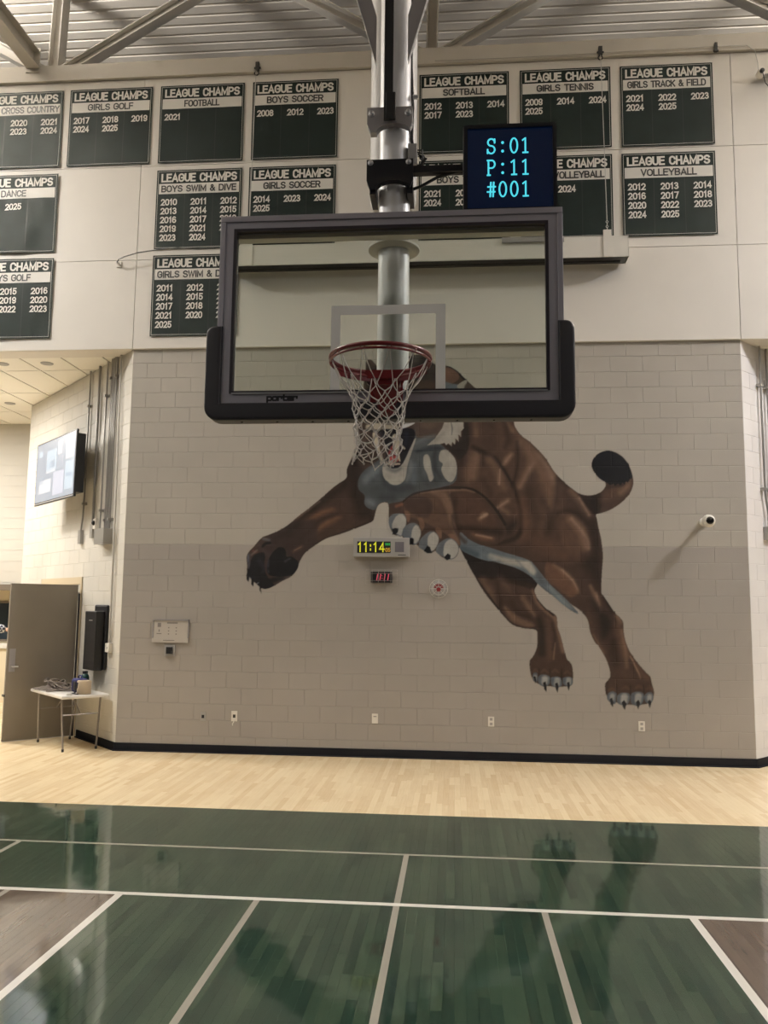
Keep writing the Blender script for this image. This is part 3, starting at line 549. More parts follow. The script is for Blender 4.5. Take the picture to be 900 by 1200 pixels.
  ('F', (106, 76, 58), 20, 0.8, 'body', 1, [(5467, 2433), (5600, 2400), (5765, 2266), (5862, 2133), (5861, 2049), (5745, 2014), (5564, 2147), (5465,
    2230)]),
  ('S', (130, 103, 84), 30, 0.9, 'body', [(5567, 2408, 13), (5716, 2299, 23), (5822, 2174, 20), (5862, 2082, 13)]),
  ('S', (168, 140, 117), 14, 0.6, 'body', [(5666, 2350, 8), (5797, 2216, 10), (5854, 2107, 8)]),
  ('S', (70, 53, 43), 50, 0.9, 'body', [(5897, 2200, 40), (5959, 1983, 50), (6006, 1833, 50)]),
  ('S', (130, 103, 84), 26, 0.9, 'body', [(6012, 2151, 17), (6075, 2018, 27), (6122, 1868, 23), (6121, 1818, 13)]),
  ('S', (168, 140, 117), 14, 0.5, 'body', [(6076, 2068, 10), (6115, 1918, 12)]),
  ('S', (36, 29, 27), 60, 0.95, 'body', [(6025, 1967, 17), (6121, 1818, 44), (6185, 1703, 74), (6165, 1537, 37)]),
  ('S', (36, 29, 27), 30, 0.7, 'body', [(6174, 2035, 27), (6269, 1836, 30)]),
  ('S', (88, 66, 52), 36, 0.8, 'body', [(5973, 1816, 23), (6019, 1601, 27), (6161, 1340, 34)]),
  ('S', (130, 103, 84), 14, 0.5, 'body', [(6034, 1552, 8), (6161, 1323, 10)]),
  ('S', (130, 103, 84), 24, 0.9, 'body', [(6334, 1787, 27), (6373, 1705, 20)]),
  ('S', (88, 66, 52), 40, 0.9, 'body', [(6331, 1672, 50), (6360, 1474, 50), (6421, 1311, 50)]),
  ('S', (130, 103, 84), 24, 0.7, 'body', [(6379, 1606, 17), (6423, 1376, 20), (6434, 1164, 17)]),
  ('S', (44, 33, 28), 50, 0.8, 'body', [(6278, 1473, 44), (6289, 1210, 50)]),
  ('S', (88, 66, 52), 40, 0.8, 'body', [(6502, 1279, 34), (6579, 1117, 40), (6657, 1021, 40)]),
  ('S', (168, 140, 117), 12, 0.6, 'body', [(6478, 1295, 7), (6578, 1085, 10), (6593, 1020, 8)]),
  ('S', (44, 33, 28), 16, 0.7, 'body', [(6469, 1246, 10), (6545, 1052, 13)]),
  ('S', (70, 53, 43), 50, 0.7, 'body', [(6236, 997, 34), (6432, 1050, 50), (6688, 957, 27)]),
  ('S', (44, 33, 28), 14, 0.6, 'body', [(6195, 964, 10), (6184, 850, 10)]),
  ('S', (88, 66, 52), 14, 0.9, 'body', [(6211, 876, 13), (6250, 896, 23), (6292, 871, 13)]),
  ('S', (88, 66, 52), 14, 0.9, 'body', [(6374, 904, 13), (6413, 924, 23), (6454, 899, 13)]),
  ('S', (88, 66, 52), 14, 0.9, 'body', [(6536, 915, 13), (6575, 935, 23), (6616, 910, 13)]),
  ('S', (88, 66, 52), 14, 0.9, 'body', [(6664, 901, 13), (6703, 921, 23), (6745, 896, 13)]),
  ('S', (36, 29, 27), 8, 0.8, 'body', [(6307, 950, 5), (6301, 820, 7)]),
  ('S', (36, 29, 27), 8, 0.8, 'body', [(6470, 936, 5), (6472, 823, 7)]),
  ('S', (36, 29, 27), 8, 0.8, 'body', [(6627, 956, 5), (6633, 826, 7)]),
  ('F', (44, 33, 28), 16, 1, 'body', 1, [(4395, 2616), (4538, 2525), (4699, 2465), (4901, 2426), (5102, 2366), (5261, 2276), (5360, 2166), (5339,
    2076), (5180, 2135), (4699, 2231), (4578, 2271)]),
  ('F', (36, 29, 27), 16, 0.95, 'body', 1, [(4395, 2616), (4538, 2525), (4699, 2465), (4901, 2426), (5102, 2366), (5261, 2276), (5360, 2166), (5181,
    2205), (4860, 2253), (4558, 2291)]),
  ('S', (70, 53, 43), 60, 0.8, 'body', [(4699, 2171, 52), (4960, 2113, 80), (5179, 1994, 80)]),
  ('S', (130, 103, 84), 50, 0.55, 'body', [(4679, 2211, 32), (4779, 2050, 44), (4839, 1930, 20)]),
  ('S', (130, 103, 84), 50, 0.35, 'body', [(4900, 2233, 40), (5020, 2093, 28)]),
  ('S', (44, 33, 28), 30, 0.7, 'body', [(4860, 2172, 16), (4898, 1871, 24), (4899, 1971, 16)]),
  ('S', (36, 29, 27), 12, 0.8, 'body', [(4598, 2231, 12), (4759, 2010, 12), (4938, 1771, 14), (5047, 1673, 12), (5176, 1634, 10), (5335, 1613, 8)]),
  ('S', (130, 103, 84), 30, 0.75, 'body', [(4958, 1871, 16), (5057, 1752, 44), (5216, 1675, 48), (5295, 1656, 20)]),
  ('S', (130, 103, 84), 34, 0.75, 'body', [(5179, 1994, 32), (5258, 1875, 28), (5316, 1776, 16)]),
  ('S', (44, 33, 28), 36, 0.5, 'body', [(5039, 1952, 28), (5137, 1793, 36), (5296, 1755, 16)]),
  ('S', (130, 103, 84), 22, 0.8, 'body', [(5299, 2096, 16), (5358, 1936, 20), (5475, 1817, 16), (5573, 1739, 20)]),
  ('S', (36, 29, 27), 8, 0.8, 'body', [(5358, 1976, 6), (5456, 1867, 10), (5554, 1788, 12)]),
  ('S', (36, 29, 27), 36, 0.8, 'body', [(5375, 1736, 28), (5413, 1558, 40), (5411, 1321, 48)]),
  ('S', (88, 66, 52), 30, 0.7, 'body', [(5494, 1718, 40), (5492, 1520, 36), (5508, 1244, 40)]),
  ('S', (44, 33, 28), 16, 0.6, 'body', [(5533, 1679, 16), (5571, 1521, 12), (5539, 1362, 12)]),
  ('S', (130, 103, 84), 24, 0.85, 'body', [(5574, 1759, 16), (5630, 1521, 24), (5667, 1344, 24)]),
  ('S', (130, 103, 84), 12, 0.6, 'body', [(5570, 1442, 8), (5548, 1244, 12)]),
  ('S', (70, 53, 43), 40, 0.7, 'body', [(5331, 1201, 48), (5527, 1146, 80), (5704, 1168, 60)]),
  ('S', (88, 66, 52), 10, 0.9, 'body', [(5290, 1085, 12), (5326, 1109, 20), (5365, 1082, 12)]),
  ('S', (88, 66, 52), 10, 0.9, 'body', [(5398, 1086, 12), (5434, 1111, 20), (5473, 1084, 12)]),
  ('S', (88, 66, 52), 10, 0.9, 'body', [(5530, 1089, 12), (5566, 1113, 20), (5605, 1086, 12)]),
  ('S', (88, 66, 52), 10, 0.9, 'body', [(5677, 1072, 12), (5712, 1096, 20), (5751, 1069, 12)]),
  ('S', (36, 29, 27), 6, 0.8, 'body', [(5369, 1123, 4), (5368, 966, 8)]),
  ('S', (36, 29, 27), 6, 0.8, 'body', [(5503, 1126, 4), (5501, 969, 8)]),
  ('S', (36, 29, 27), 6, 0.8, 'body', [(5644, 1128, 4), (5642, 971, 8)]),
  ('F', (100, 108, 110), 2, 1, None, 1, [(4395, 2815), (4498, 2735), (4638, 2663), (4780, 2622), (4962, 2562), (5163, 2503), (5282, 2452), (5382,
    2338), (5499, 2188), (5656, 2039), (5774, 1920), (5858, 1812), (5792, 1831), (5677, 1913), (5562, 2013), (5463, 2086), (5380, 2157), (5261, 2276),
    (5102, 2366), (4901, 2426), (4700, 2465), (4538, 2525), (4395, 2615)]),
  ('M', 'stripe', 1, [(4395, 2815), (4498, 2735), (4638, 2663), (4780, 2622), (4962, 2562), (5163, 2503), (5282, 2452), (5382, 2338), (5499, 2188),
    (5656, 2039), (5774, 1920), (5858, 1812), (5792, 1831), (5677, 1913), (5562, 2013), (5463, 2086), (5380, 2157), (5261, 2276), (5102, 2366), (4901,
    2426), (4700, 2465), (4538, 2525), (4395, 2615)]),
  ('S', (66, 76, 80), 30, 0.8, 'stripe', [(4416, 2616, 32), (4598, 2536, 36)]),
  ('S', (176, 168, 152), 24, 0.95, 'stripe', [(4780, 2516, 32), (4962, 2460, 40), (5142, 2427, 40), (5242, 2397, 44), (5311, 2317, 32)]),
  ('S', (110, 116, 118), 16, 0.6, 'stripe', [(5103, 2478, 8), (5182, 2377, 10)]),
  ('S', (120, 126, 126), 20, 0.5, 'stripe', [(4700, 2536, 20), (4901, 2456, 12)]),
  ('S', (176, 168, 152), 24, 0.85, 'stripe', [(5242, 2418, 40), (5302, 2337, 28)]),
  ('S', (84, 87, 86), 30, 0.6, 'stripe', [(5381, 2277, 32), (5420, 2197, 28)]),
  ('S', (128, 134, 134), 20, 0.7, 'stripe', [(5499, 2138, 20), (5675, 1959, 20), (5773, 1880, 8)]),
  ('S', (84, 87, 86), 10, 0.8, 'stripe', [(5419, 2137, 12), (5576, 1978, 12), (5733, 1850, 8)]),
  ('S', (44, 33, 28), 60, 0.9, 'body', [(3044, 3874, 99), (3047, 3665, 99), (3051, 3404, 99), (3159, 3076, 99)]),
  ('S', (60, 46, 39), 50, 0.7, 'body', [(3115, 3751, 33), (3183, 3838, 33)]),
  ('S', (44, 33, 28), 40, 0.9, 'body', [(2912, 3439, 49), (2639, 3214, 49), (2366, 2988, 33)]),
  ('S', (120, 98, 84), 14, 0.8, 'body', [(2587, 3214, 8), (2399, 3075, 12), (2211, 2919, 10)]),
  ('S', (106, 76, 58), 40, 0.9, 'body', [(2317, 2868, 20), (2470, 2989, 33), (2659, 3075, 36), (2780, 3110, 16)]),
  ('S', (128, 92, 68), 24, 0.6, 'body', [(2368, 2894, 10), (2539, 3023, 13), (2745, 3119, 8)]),
  ('S', (44, 33, 28), 24, 0.8, 'body', [(2439, 2816, 13), (2609, 2972, 16), (2815, 3041, 13)]),
  ('S', (106, 76, 58), 36, 0.9, 'body', [(2493, 2748, 20), (2628, 2886, 36), (2782, 2972, 33), (2868, 3007, 16)]),
  ('S', (128, 92, 68), 22, 0.6, 'body', [(2493, 2748, 7), (2628, 2903, 13), (2833, 3007, 8)]),
  ('S', (44, 33, 28), 36, 0.7, 'body', [(2303, 2696, 33), (2423, 2765, 23), (2408, 2662, 33)]),
  ('S', (36, 29, 27), 14, 0.8, 'body', [(2512, 2645, 10), (2700, 2740, 10), (3059, 2866, 12), (3264, 2953, 12)]),
  ('S', (44, 33, 28), 40, 0.9, 'body', [(3193, 3145, 33), (3263, 2990, 26)]),
  ('S', (106, 76, 58), 40, 0.6, 'body', [(2127, 2798, 33), (2248, 2816, 23)]),
  ('F', (58, 46, 41), 40, 0.9, 'body', 1, [(1914, 2746), (2069, 2836), (2201, 2936), (2535, 2959), (2542, 2644), (2389, 2517), (2325, 2385), (1987,
    2515), (1828, 2602)]),
  ('S', (36, 29, 27), 80, 0.7, 'body', [(2313, 2914, 32), (2159, 2803, 28), (2004, 2736, 21)]),
  ('S', (112, 80, 60), 30, 0.8, 'body', [(2254, 2560, 13), (2364, 2627, 11)]),
  ('S', (168, 140, 117), 12, 0.5, 'body', [(2271, 2577, 5), (2359, 2621, 4)]),
  ('S', (70, 60, 56), 40, 0.8, 'body', [(1792, 2691, 19), (1828, 2602, 17), (1874, 2558, 21), (1931, 2514, 42)]),
  ('S', (95, 95, 97), 16, 0.95, 'body', [(1859, 2719, 15), (1937, 2708, 13)]),
  ('S', (130, 120, 112), 12, 0.5, 'body', [(1858, 2735, 5), (1915, 2722, 6)]),
  ('S', (24, 22, 24), 8, 0.95, 'body', [(1850, 2624, 15), (1894, 2663, 19), (1952, 2671, 13)]),
  ('S', (110, 70, 62), 18, 0.8, 'body', [(1728, 2568, 15), (1774, 2547, 13)]),
  ('S', (140, 128, 120), 14, 0.7, 'body', [(1778, 2574, 8), (1707, 2513, 6)]),
  ('S', (85, 88, 95), 24, 0.9, 'body', [(1668, 2513, 17), (1670, 2435, 19), (1684, 2336, 13)]),
  ('S', (122, 128, 138), 14, 0.6, 'body', [(1662, 2502, 6), (1662, 2435, 7)]),
  ('F', (26, 25, 28), 10, 1, 'body', 1, [(1709, 2458), (1763, 2524), (1863, 2547), (1887, 2492), (1879, 2382), (1916, 2250), (2020, 2120), (1932,
    2081), (1854, 2085), (1774, 2150), (1717, 2194), (1658, 2270), (1689, 2358)]),
  ('S', (48, 46, 50), 30, 0.7, 'body', [(1822, 2436, 32), (1880, 2338, 21), (1859, 2294, 15)]),
  ('F', (20, 20, 23), 6, 1, 'body', 1, [(1914, 2338), (1933, 2448), (1987, 2548), (2063, 2614), (2131, 2604), (2160, 2549), (2167, 2494), (2234,
    2494), (2302, 2450), (2331, 2385), (2316, 2319), (2228, 2253), (2107, 2230), (1995, 2240), (1933, 2272)]),
  ('S', (60, 60, 64), 14, 0.9, 'body', [(1933, 2448, 10), (1930, 2371, 13), (1938, 2294, 11)]),
  ('S', (62, 62, 66), 14, 0.9, 'body', [(2152, 2433, 11), (2212, 2466, 10)]),
  ('S', (20, 20, 23), 14, 0.9, 'body', [(1947, 2338, 19), (2083, 2295, 42), (2237, 2340, 53)]),
  ('S', (24, 23, 26), 20, 0.9, 'body', [(1886, 2140, 25), (2018, 2196, 32), (2129, 2208, 21)]),
  ('S', (72, 66, 64), 20, 0.7, 'body', [(2031, 2131, 11), (2130, 2186, 15), (2218, 2242, 8)]),
  ('F', (20, 19, 22), 2, 1, None, 0, [(1667, 2336), (1701, 2325), (1693, 2248), (1682, 2166), (1655, 2193), (1648, 2248)]),
  ('F', (20, 19, 22), 2, 1, None, 0, [(1716, 2227), (1761, 2194), (1749, 2150), (1744, 2101), (1718, 2133)]),
  ('F', (20, 19, 22), 2, 1, None, 0, [(1819, 2140), (1859, 2118), (1845, 2074), (1856, 2014), (1827, 2052)]),
  ('S', (150, 150, 150), 6, 0.8, None, [(1694, 2215, 5), (1716, 2210, 3)]),
  ('S', (150, 150, 150), 6, 0.8, None, [(1791, 2145, 6), (1813, 2156, 5)]),
  ('F', (84, 87, 86), 4, 1, 'body', 1, [(3384, 3766), (3246, 3682), (3136, 3590), (3082, 3478), (3093, 3367), (3168, 3292), (3170, 3181), (3216,
    3126), (3290, 3099), (3327, 3126), (3372, 3191), (3454, 3209), (3482, 3182), (3528, 3191), (3656, 3218), (3783, 3292), (3929, 3347), (4147, 3393),
    (4328, 3457), (4359, 3623), (4328, 3771), (4237, 3873), (4145, 3958), (4072, 4051), (4163, 4163), (4144, 4257), (3887, 4268), (3814, 4166), (3778,
    3979), (3669, 3793), (3560, 3663), (3431, 3682)]),
  ('M', 'chest', 1, [(3384, 3766), (3246, 3682), (3136, 3590), (3082, 3478), (3093, 3367), (3168, 3292), (3170, 3181), (3216, 3126), (3290, 3099),
    (3327, 3126), (3372, 3191), (3454, 3209), (3482, 3182), (3528, 3191), (3656, 3218), (3783, 3292), (3929, 3347), (4147, 3393), (4328, 3457), (4359,
    3623), (4328, 3771), (4237, 3873), (4145, 3958), (4072, 4051), (4163, 4163), (4144, 4257), (3887, 4268), (3814, 4166), (3778, 3979), (3669, 3793),
    (3560, 3663), (3431, 3682)]),
  ('S', (100, 108, 110), 40, 0.8, 'chest', [(3193, 3515, 53), (3302, 3608, 46)]),
  ('S', (68, 71, 71), 60, 0.8, 'chest', [(3121, 3348, 35), (3342, 3366, 71), (3581, 3348, 88), (3801, 3403, 71), (4074, 3476, 53)]),
  ('S', (125, 132, 132), 40, 0.7, 'chest', [(3215, 3218, 35), (3271, 3181, 32)]),
  ('S', (62, 65, 66), 40, 0.8, 'chest', [(3399, 3255, 42), (3527, 3255, 53)]),
  ('S', (110, 118, 120), 50, 0.6, 'chest', [(3780, 3662, 46), (3800, 3477, 42)]),
  ('S', (64, 67, 68), 24, 0.8, 'chest', [(3872, 3717, 18), (3891, 3550, 25), (3965, 3439, 25)]),
  ('S', (50, 55, 60), 24, 0.9, 'chest', [(3852, 3866, 21), (3999, 3903, 28), (4145, 3902, 18)]),
  ('S', (62, 65, 66), 24, 0.9, 'chest', [(4072, 3846, 25), (4073, 3661, 32), (4147, 3513, 28)]),
  ('S', (130, 134, 131), 30, 0.55, 'chest', [(3175, 3478, 35), (3248, 3571, 42), (3366, 3663, 39)]),
  ('S', (56, 59, 61), 30, 0.8, 'chest', [(3414, 3533, 28), (3452, 3422, 35), (3600, 3366, 42), (3746, 3403, 35)]),
  ('S', (140, 142, 136), 26, 0.5, 'chest', [(3762, 3736, 18), (3753, 3606, 25), (3709, 3477, 18)]),
  ('F', (176, 168, 152), 9, 1, 'chest', 1, [(3926, 3791), (3977, 3825), (4014, 3754), (4033, 3624), (4056, 3513), (4010, 3467), (3973, 3569), (3931,
    3661)]),
  ('F', (176, 168, 152), 7, 1, 'chest', 1, [(4146, 3865), (4237, 3877), (4328, 3771), (4355, 3660), (4337, 3531), (4283, 3457), (4238, 3476), (4192,
    3531), (4155, 3624), (4173, 3698), (4124, 3753)]),
  ('S', (200, 190, 172), 30, 0.4, 'chest', [(4255, 3771, 25), (4292, 3623, 28)]),
  ('F', (36, 29, 27), 14, 0.85, 'body', 1, [(4163, 3976), (4255, 3938), (4346, 3975), (4419, 4068), (4437, 4217), (4492, 4235), (4510, 3937), (4437,
    3789), (4364, 3752), (4328, 3808), (4237, 3892)]),
  ('F', (84, 68, 58), 14, 1, 'body', 1, [(3813, 4256), (4190, 4256), (4163, 4163), (4072, 4051), (3925, 4034), (3833, 4053), (3818, 4128)]),
  ('S', (104, 84, 70), 40, 0.5, 'body', [(3924, 4202, 35), (4071, 4201, 35)]),
  ('S', (118, 122, 119), 26, 0.7, 'body', [(3833, 3978, 21), (3943, 4034, 25), (4072, 4070, 14)]),
  ('F', (176, 168, 152), 3, 1, 'body', 0, [(3971, 3940), (4072, 4033), (4163, 4163), (4196, 4260), (4437, 4262), (4443, 4161), (4410, 4124), (4406,
    4049), (4373, 4077), (4379, 3984), (4337, 4031), (4332, 3947), (4291, 3985), (4288, 3920), (4246, 3966), (4218, 3939), (4196, 3972), (4145, 3958),
    (4054, 3953)]),
  ('S', (90, 92, 92), 7, 0.8, 'body', [(4276, 4246, 5), (4295, 4162, 7), (4288, 4078, 4)]),
  ('S', (140, 136, 126), 24, 0.5, 'body', [(4072, 3995, 18), (4181, 4107, 14)]),
  ('F', (176, 168, 152), 4, 1, None, 1, [(3398, 3663), (3406, 3552), (3451, 3477), (3526, 3429), (3599, 3427), (3663, 3462), (3699, 3532), (3722,
    3681), (3779, 3867), (3829, 4034), (3778, 3979), (3706, 3792), (3643, 3690), (3579, 3644), (3505, 3644), (3431, 3710)]),
  ('S', (110, 108, 104), 20, 0.8, 'body', [(3468, 3635, 21), (3561, 3607, 25), (3634, 3644, 14)]),
  ('F', (22, 20, 26), 3, 1, None, 1, [(3425, 3850), (3430, 3719), (3468, 3667), (3533, 3644), (3606, 3653), (3661, 3718), (3715, 3830), (3778, 3960),
    (3818, 4072), (3805, 4137), (3758, 4166), (3648, 4171), (3574, 4149), (3480, 4243), (3257, 4245), (3240, 4132), (3271, 3944), (3336, 3925)]),
  ('F', (84, 66, 56), 6, 1, None, 1, [(3259, 4132), (3352, 4094), (3428, 3962), (3430, 3775), (3384, 3753), (3318, 3850), (3242, 3963)]),
  ('S', (40, 44, 58), 24, 0.7, 'body', [(3704, 4091, 25), (3695, 3960, 18)]),
  ('F', (150, 62, 58), 5, 1, None, 1, [(3493, 3905), (3539, 3943), (3604, 3849), (3614, 3755), (3578, 3722), (3523, 3715), (3482, 3756), (3470,
    3831)]),
  ('S', (190, 110, 95), 12, 0.6, None, [(3522, 3775, 9), (3568, 3746, 12)]),
  ('F', (205, 185, 160), 2, 1, None, 1, [(3434, 3753), (3464, 3715), (3523, 3707), (3615, 3711), (3624, 3690), (3560, 3685), (3505, 3681), (3453,
    3697)]),
  ('F', (205, 190, 162), 2, 1, None, 1, [(3259, 4104), (3293, 4113), (3344, 4037), (3358, 3906), (3403, 3728), (3346, 3794), (3295, 3925), (3270,
    4019)]),
  ('F', (205, 190, 162), 2, 1, None, 1, [(3523, 4074), (3602, 4083), (3617, 3923), (3618, 3811), (3629, 3722), (3586, 3793), (3539, 3924)]),
  ('F', (205, 190, 162), 2, 1, None, 1, [(3631, 3961), (3690, 3908), (3678, 3886), (3635, 3920)]),
  ('F', (205, 190, 162), 4, 0.9, None, 1, [(3174, 4208), (3295, 4241), (3462, 4234), (3573, 4205), (3601, 4167), (3426, 4159), (3203, 4151)]),
  ('F', (215, 212, 205), 2, 1, None, 1, [(3638, 4167), (3665, 4261), (3813, 4244), (3740, 4194)]),
  ('F', (92, 82, 74), 10, 0.9, 'body', 1, [(3205, 4280), (3225, 4416), (3336, 4506), (3492, 4527), (3671, 4491), (3805, 4388), (3828, 4263), (3629,
    4220), (3406, 4221)]),
  ('F', (150, 143, 130), 8, 0.9, 'body', 1, [(3183, 4257), (3248, 4370), (3382, 4426), (3538, 4424), (3716, 4377), (3817, 4263), (3629, 4231), (3362,
    4233)]),
  ('F', (40, 28, 28), 3, 1, 'body', 1, [(3336, 4483), (3414, 4528), (3559, 4526), (3626, 4480), (3560, 4401), (3483, 4368), (3404, 4403)]),
  ('S', (44, 33, 28), 12, 0.8, 'body', [(3357, 4619, 21), (3302, 4517, 16), (3259, 4415, 11)]),
  ('S', (44, 33, 28), 12, 0.8, 'body', [(3603, 4617, 21), (3671, 4513, 16), (3738, 4411, 11)]),
  ('F', (36, 29, 27), 4, 1, 'body', 1, [(3177, 4656), (3233, 4712), (3323, 4711), (3379, 4653), (3313, 4608), (3234, 4609)]),
  ('F', (176, 150, 62), 2, 1, 'body', 1, [(3222, 4655), (3256, 4689), (3312, 4688), (3334, 4654), (3290, 4626), (3256, 4626)]),
  ('F', (15, 14, 14), 1.5, 1, 'body', 1, [(3262, 4682), (3294, 4682), (3294, 4631), (3263, 4632)]),
  ('S', (44, 33, 28), 10, 0.9, 'body', [(3390, 4687, 17), (3277, 4746, 19), (3187, 4747, 13)]),
  ('F', (36, 29, 27), 4, 1, 'body', 1, [(3636, 4639), (3691, 4695), (3780, 4694), (3836, 4637), (3770, 4592), (3692, 4593)]),
  ('F', (176, 150, 62), 2, 1, 'body', 1, [(3681, 4638), (3714, 4672), (3770, 4672), (3792, 4637), (3748, 4609), (3714, 4610)]),
  ('F', (15, 14, 14), 1.5, 1, 'body', 1, [(3721, 4665), (3752, 4665), (3752, 4615), (3721, 4615)]),
  ('S', (44, 33, 28), 10, 0.9, 'body', [(3625, 4673, 17), (3736, 4729, 19), (3825, 4728, 13)]),
  ('S', (130, 103, 84), 30, 0.6, 'body', [(3501, 4812, 32), (3491, 4618, 25)]),
  ('S', (44, 33, 28), 24, 0.7, 'body', [(3179, 4530, 42), (3159, 4359, 32)]),
  ('S', (44, 33, 28), 30, 0.9, 'body', [(3198, 5011, 38), (3278, 4969, 38), (3457, 5028, 113), (3736, 5003, 94), (3895, 4940, 113)]),
  ('F', (52, 44, 40), 10, 0.9, 'body', 1, [(3696, 5085), (3795, 5135), (3934, 5123), (4073, 5019), (4074, 4806), (3935, 4807), (3777, 4820)]),
  ('F', (24, 23, 26), 3, 1, 'body', 1, [(4191, 4993), (4250, 4992), (4408, 4933), (4486, 4851), (4457, 4791), (4368, 4873), (4191, 4936)]),
  ('F', (110, 80, 64), 8, 1, 'body', 1, [(4191, 4956), (4290, 4951), (4378, 4873), (4359, 4792), (4192, 4733)]),
  ('F', (110, 116, 120), 10, 1, 'body', 1, [(4192, 4774), (4290, 4752), (4408, 4731), (4466, 4670), (4369, 4631), (4192, 4653)]),
  ('F', (176, 168, 152), 5, 1, 'body', 1, [(4359, 4731), (4466, 4801), (4486, 4770), (4437, 4670), (4378, 4681)]),
  ('F', (84, 68, 58), 10, 0.9, 'body', 1, [(4486, 4770), (4603, 4678), (4564, 4528), (4447, 4630)]),
  ('F', (92, 70, 56), 14, 1, 'body', 1, [(3679, 3218), (3815, 3297), (4048, 3356), (4319, 3365), (4242, 3277), (4281, 3062), (4358, 2849), (4397,
    2733), (4387, 2637), (4243, 2771), (4088, 2868), (3895, 2964), (3700, 3042)]),
  ('F', (66, 50, 42), 26, 0.9, 'body', 1, [(3679, 3199), (3776, 3277), (3971, 3258), (4049, 3160), (3991, 3004), (3855, 3023), (3699, 3120)]),
  ('S', (128, 102, 82), 24, 0.85, 'body', [(4048, 3336, 26), (4184, 3277, 49), (4261, 3121, 45), (4300, 2926, 23), (4358, 2733, 11)]),
  ('S', (140, 112, 92), 12, 0.6, 'body', [(3892, 3320, 9), (4125, 3348, 13), (4319, 3359, 9)]),
  ('S', (36, 29, 27), 9, 0.8, 'body', [(3660, 3199, 9), (3795, 3307, 11), (3990, 3352, 9), (4183, 3379, 9), (4396, 3379, 11)]),
  ('S', (60, 46, 39), 20, 0.7, 'body', [(4300, 3024, 19), (4320, 2868, 19), (4454, 2695, 26)]),
  ('S', (128, 82, 62), 14, 0.9, 'body', [(3582, 3150, 19), (3650, 3175, 19)]),
  ('F', (120, 90, 72), 8, 0.9, 'body', 1, [(3690, 3091), (3748, 3072), (3759, 2984), (3730, 2945), (3700, 3023)]),
  ('F', (120, 90, 72), 8, 0.9, 'body', 1, [(3856, 3003), (3924, 2984), (3943, 2887), (3905, 2828), (3875, 2925)]),
  ('F', (120, 90, 72), 8, 0.9, 'body', 1, [(4079, 2858), (4146, 2868), (4166, 2790), (4147, 2732)]),
  ('F', (120, 90, 72), 8, 0.9, 'body', 1, [(4243, 2781), (4320, 2791), (4377, 2714), (4377, 2656)]),
  ('F', (104, 108, 109), 3, 1, None, 1, [(3490, 3003), (3563, 3052), (3661, 3052), (3710, 2993), (3701, 2866), (3654, 2769), (3605, 2773), (3527,
    2837), (3491, 2905)]),
  ('F', (182, 176, 162), 9, 1, None, 1, [(3526, 2905), (3583, 3022), (3661, 3042), (3706, 2984), (3697, 2876), (3653, 2779), (3605, 2788), (3556,
    2837)]),
  ('F', (16, 16, 20), 2, 1, None, 0, [(3530, 2846), (3565, 2870), (3608, 2862), (3605, 2817), (3566, 2784), (3531, 2784), (3542, 2817)]),
  ('F', (104, 108, 109), 3, 1, None, 1, [(3653, 2788), (3691, 2886), (3778, 2935), (3856, 2916), (3895, 2828), (3877, 2712), (3829, 2653), (3771,
    2663), (3693, 2740)]),
  ('F', (182, 176, 162), 9, 1, None, 1, [(3776, 2731), (3789, 2847), (3837, 2910), (3889, 2848), (3892, 2770), (3838, 2673), (3800, 2692)]),
  ('F', (16, 16, 20), 2, 1, None, 0, [(3751, 2731), (3784, 2746), (3809, 2731), (3804, 2657), (3757, 2661)]),
  ('F', (104, 108, 109), 3, 1, None, 1, [(3867, 2653), (3896, 2731), (3983, 2813), (4060, 2825), (4118, 2771), (4124, 2693), (4080, 2606), (4013,
    2558), (3935, 2586), (3873, 2624)]),
  ('F', (182, 176, 162), 9, 1, None, 1, [(3983, 2654), (3992, 2761), (4060, 2819), (4118, 2761), (4118, 2684), (4080, 2606), (4032, 2577), (3993,
    2596)]),
  ('F', (16, 16, 20), 2, 1, None, 0, [(3936, 2576), (3983, 2644), (4016, 2625), (4036, 2558), (3984, 2546)]),
  ('F', (104, 108, 109), 3, 1, None, 1, [(4090, 2597), (4128, 2674), (4224, 2736), (4301, 2733), (4368, 2665), (4378, 2579), (4330, 2492), (4263,
    2472), (4167, 2510), (4099, 2558)]),
  ('F', (182, 176, 162), 9, 1, None, 1, [(4186, 2578), (4205, 2674), (4281, 2729), (4358, 2665), (4374, 2579), (4330, 2498), (4263, 2482), (4196,
    2510)]),
  ('F', (16, 16, 20), 2, 1, None, 0, [(4199, 2501), (4240, 2549), (4272, 2524), (4267, 2478), (4232, 2459), (4201, 2482)]),
  ('F', (92, 98, 102), 3, 1, None, 1, [(6187, 801), (6209, 850), (6258, 871), (6298, 844), (6293, 787), (6287, 722), (6247, 721), (6199, 761)]),
  ('S', (158, 156, 148), 14, 1, None, [(6252, 813, 30), (6247, 781, 30)]),
  ('F', (20, 19, 22), 2, 1, None, 0, [(6222, 777), (6248, 791), (6263, 738), (6257, 676), (6230, 713)]),
  ('F', (92, 98, 102), 3, 1, None, 1, [(6305, 803), (6347, 850), (6411, 857), (6460, 839), (6461, 774), (6424, 709), (6360, 704), (6309, 739)]),
  ('S', (158, 156, 148), 14, 1, None, [(6398, 805, 42), (6391, 760, 42)]),
  ('F', (20, 19, 22), 2, 1, None, 0, [(6364, 740), (6393, 765), (6420, 725), (6400, 647), (6375, 683)]),
  ('F', (92, 98, 102), 3, 1, None, 1, [(6472, 807), (6492, 856), (6573, 874), (6629, 842), (6622, 761), (6586, 709), (6521, 703), (6477, 734)]),
  ('S', (158, 156, 148), 14, 1, None, [(6564, 813, 42), (6557, 768, 42)]),
  ('F', (20, 19, 22), 2, 1, None, 0, [(6535, 743), (6563, 773), (6581, 736), (6560, 655), (6543, 695)]),
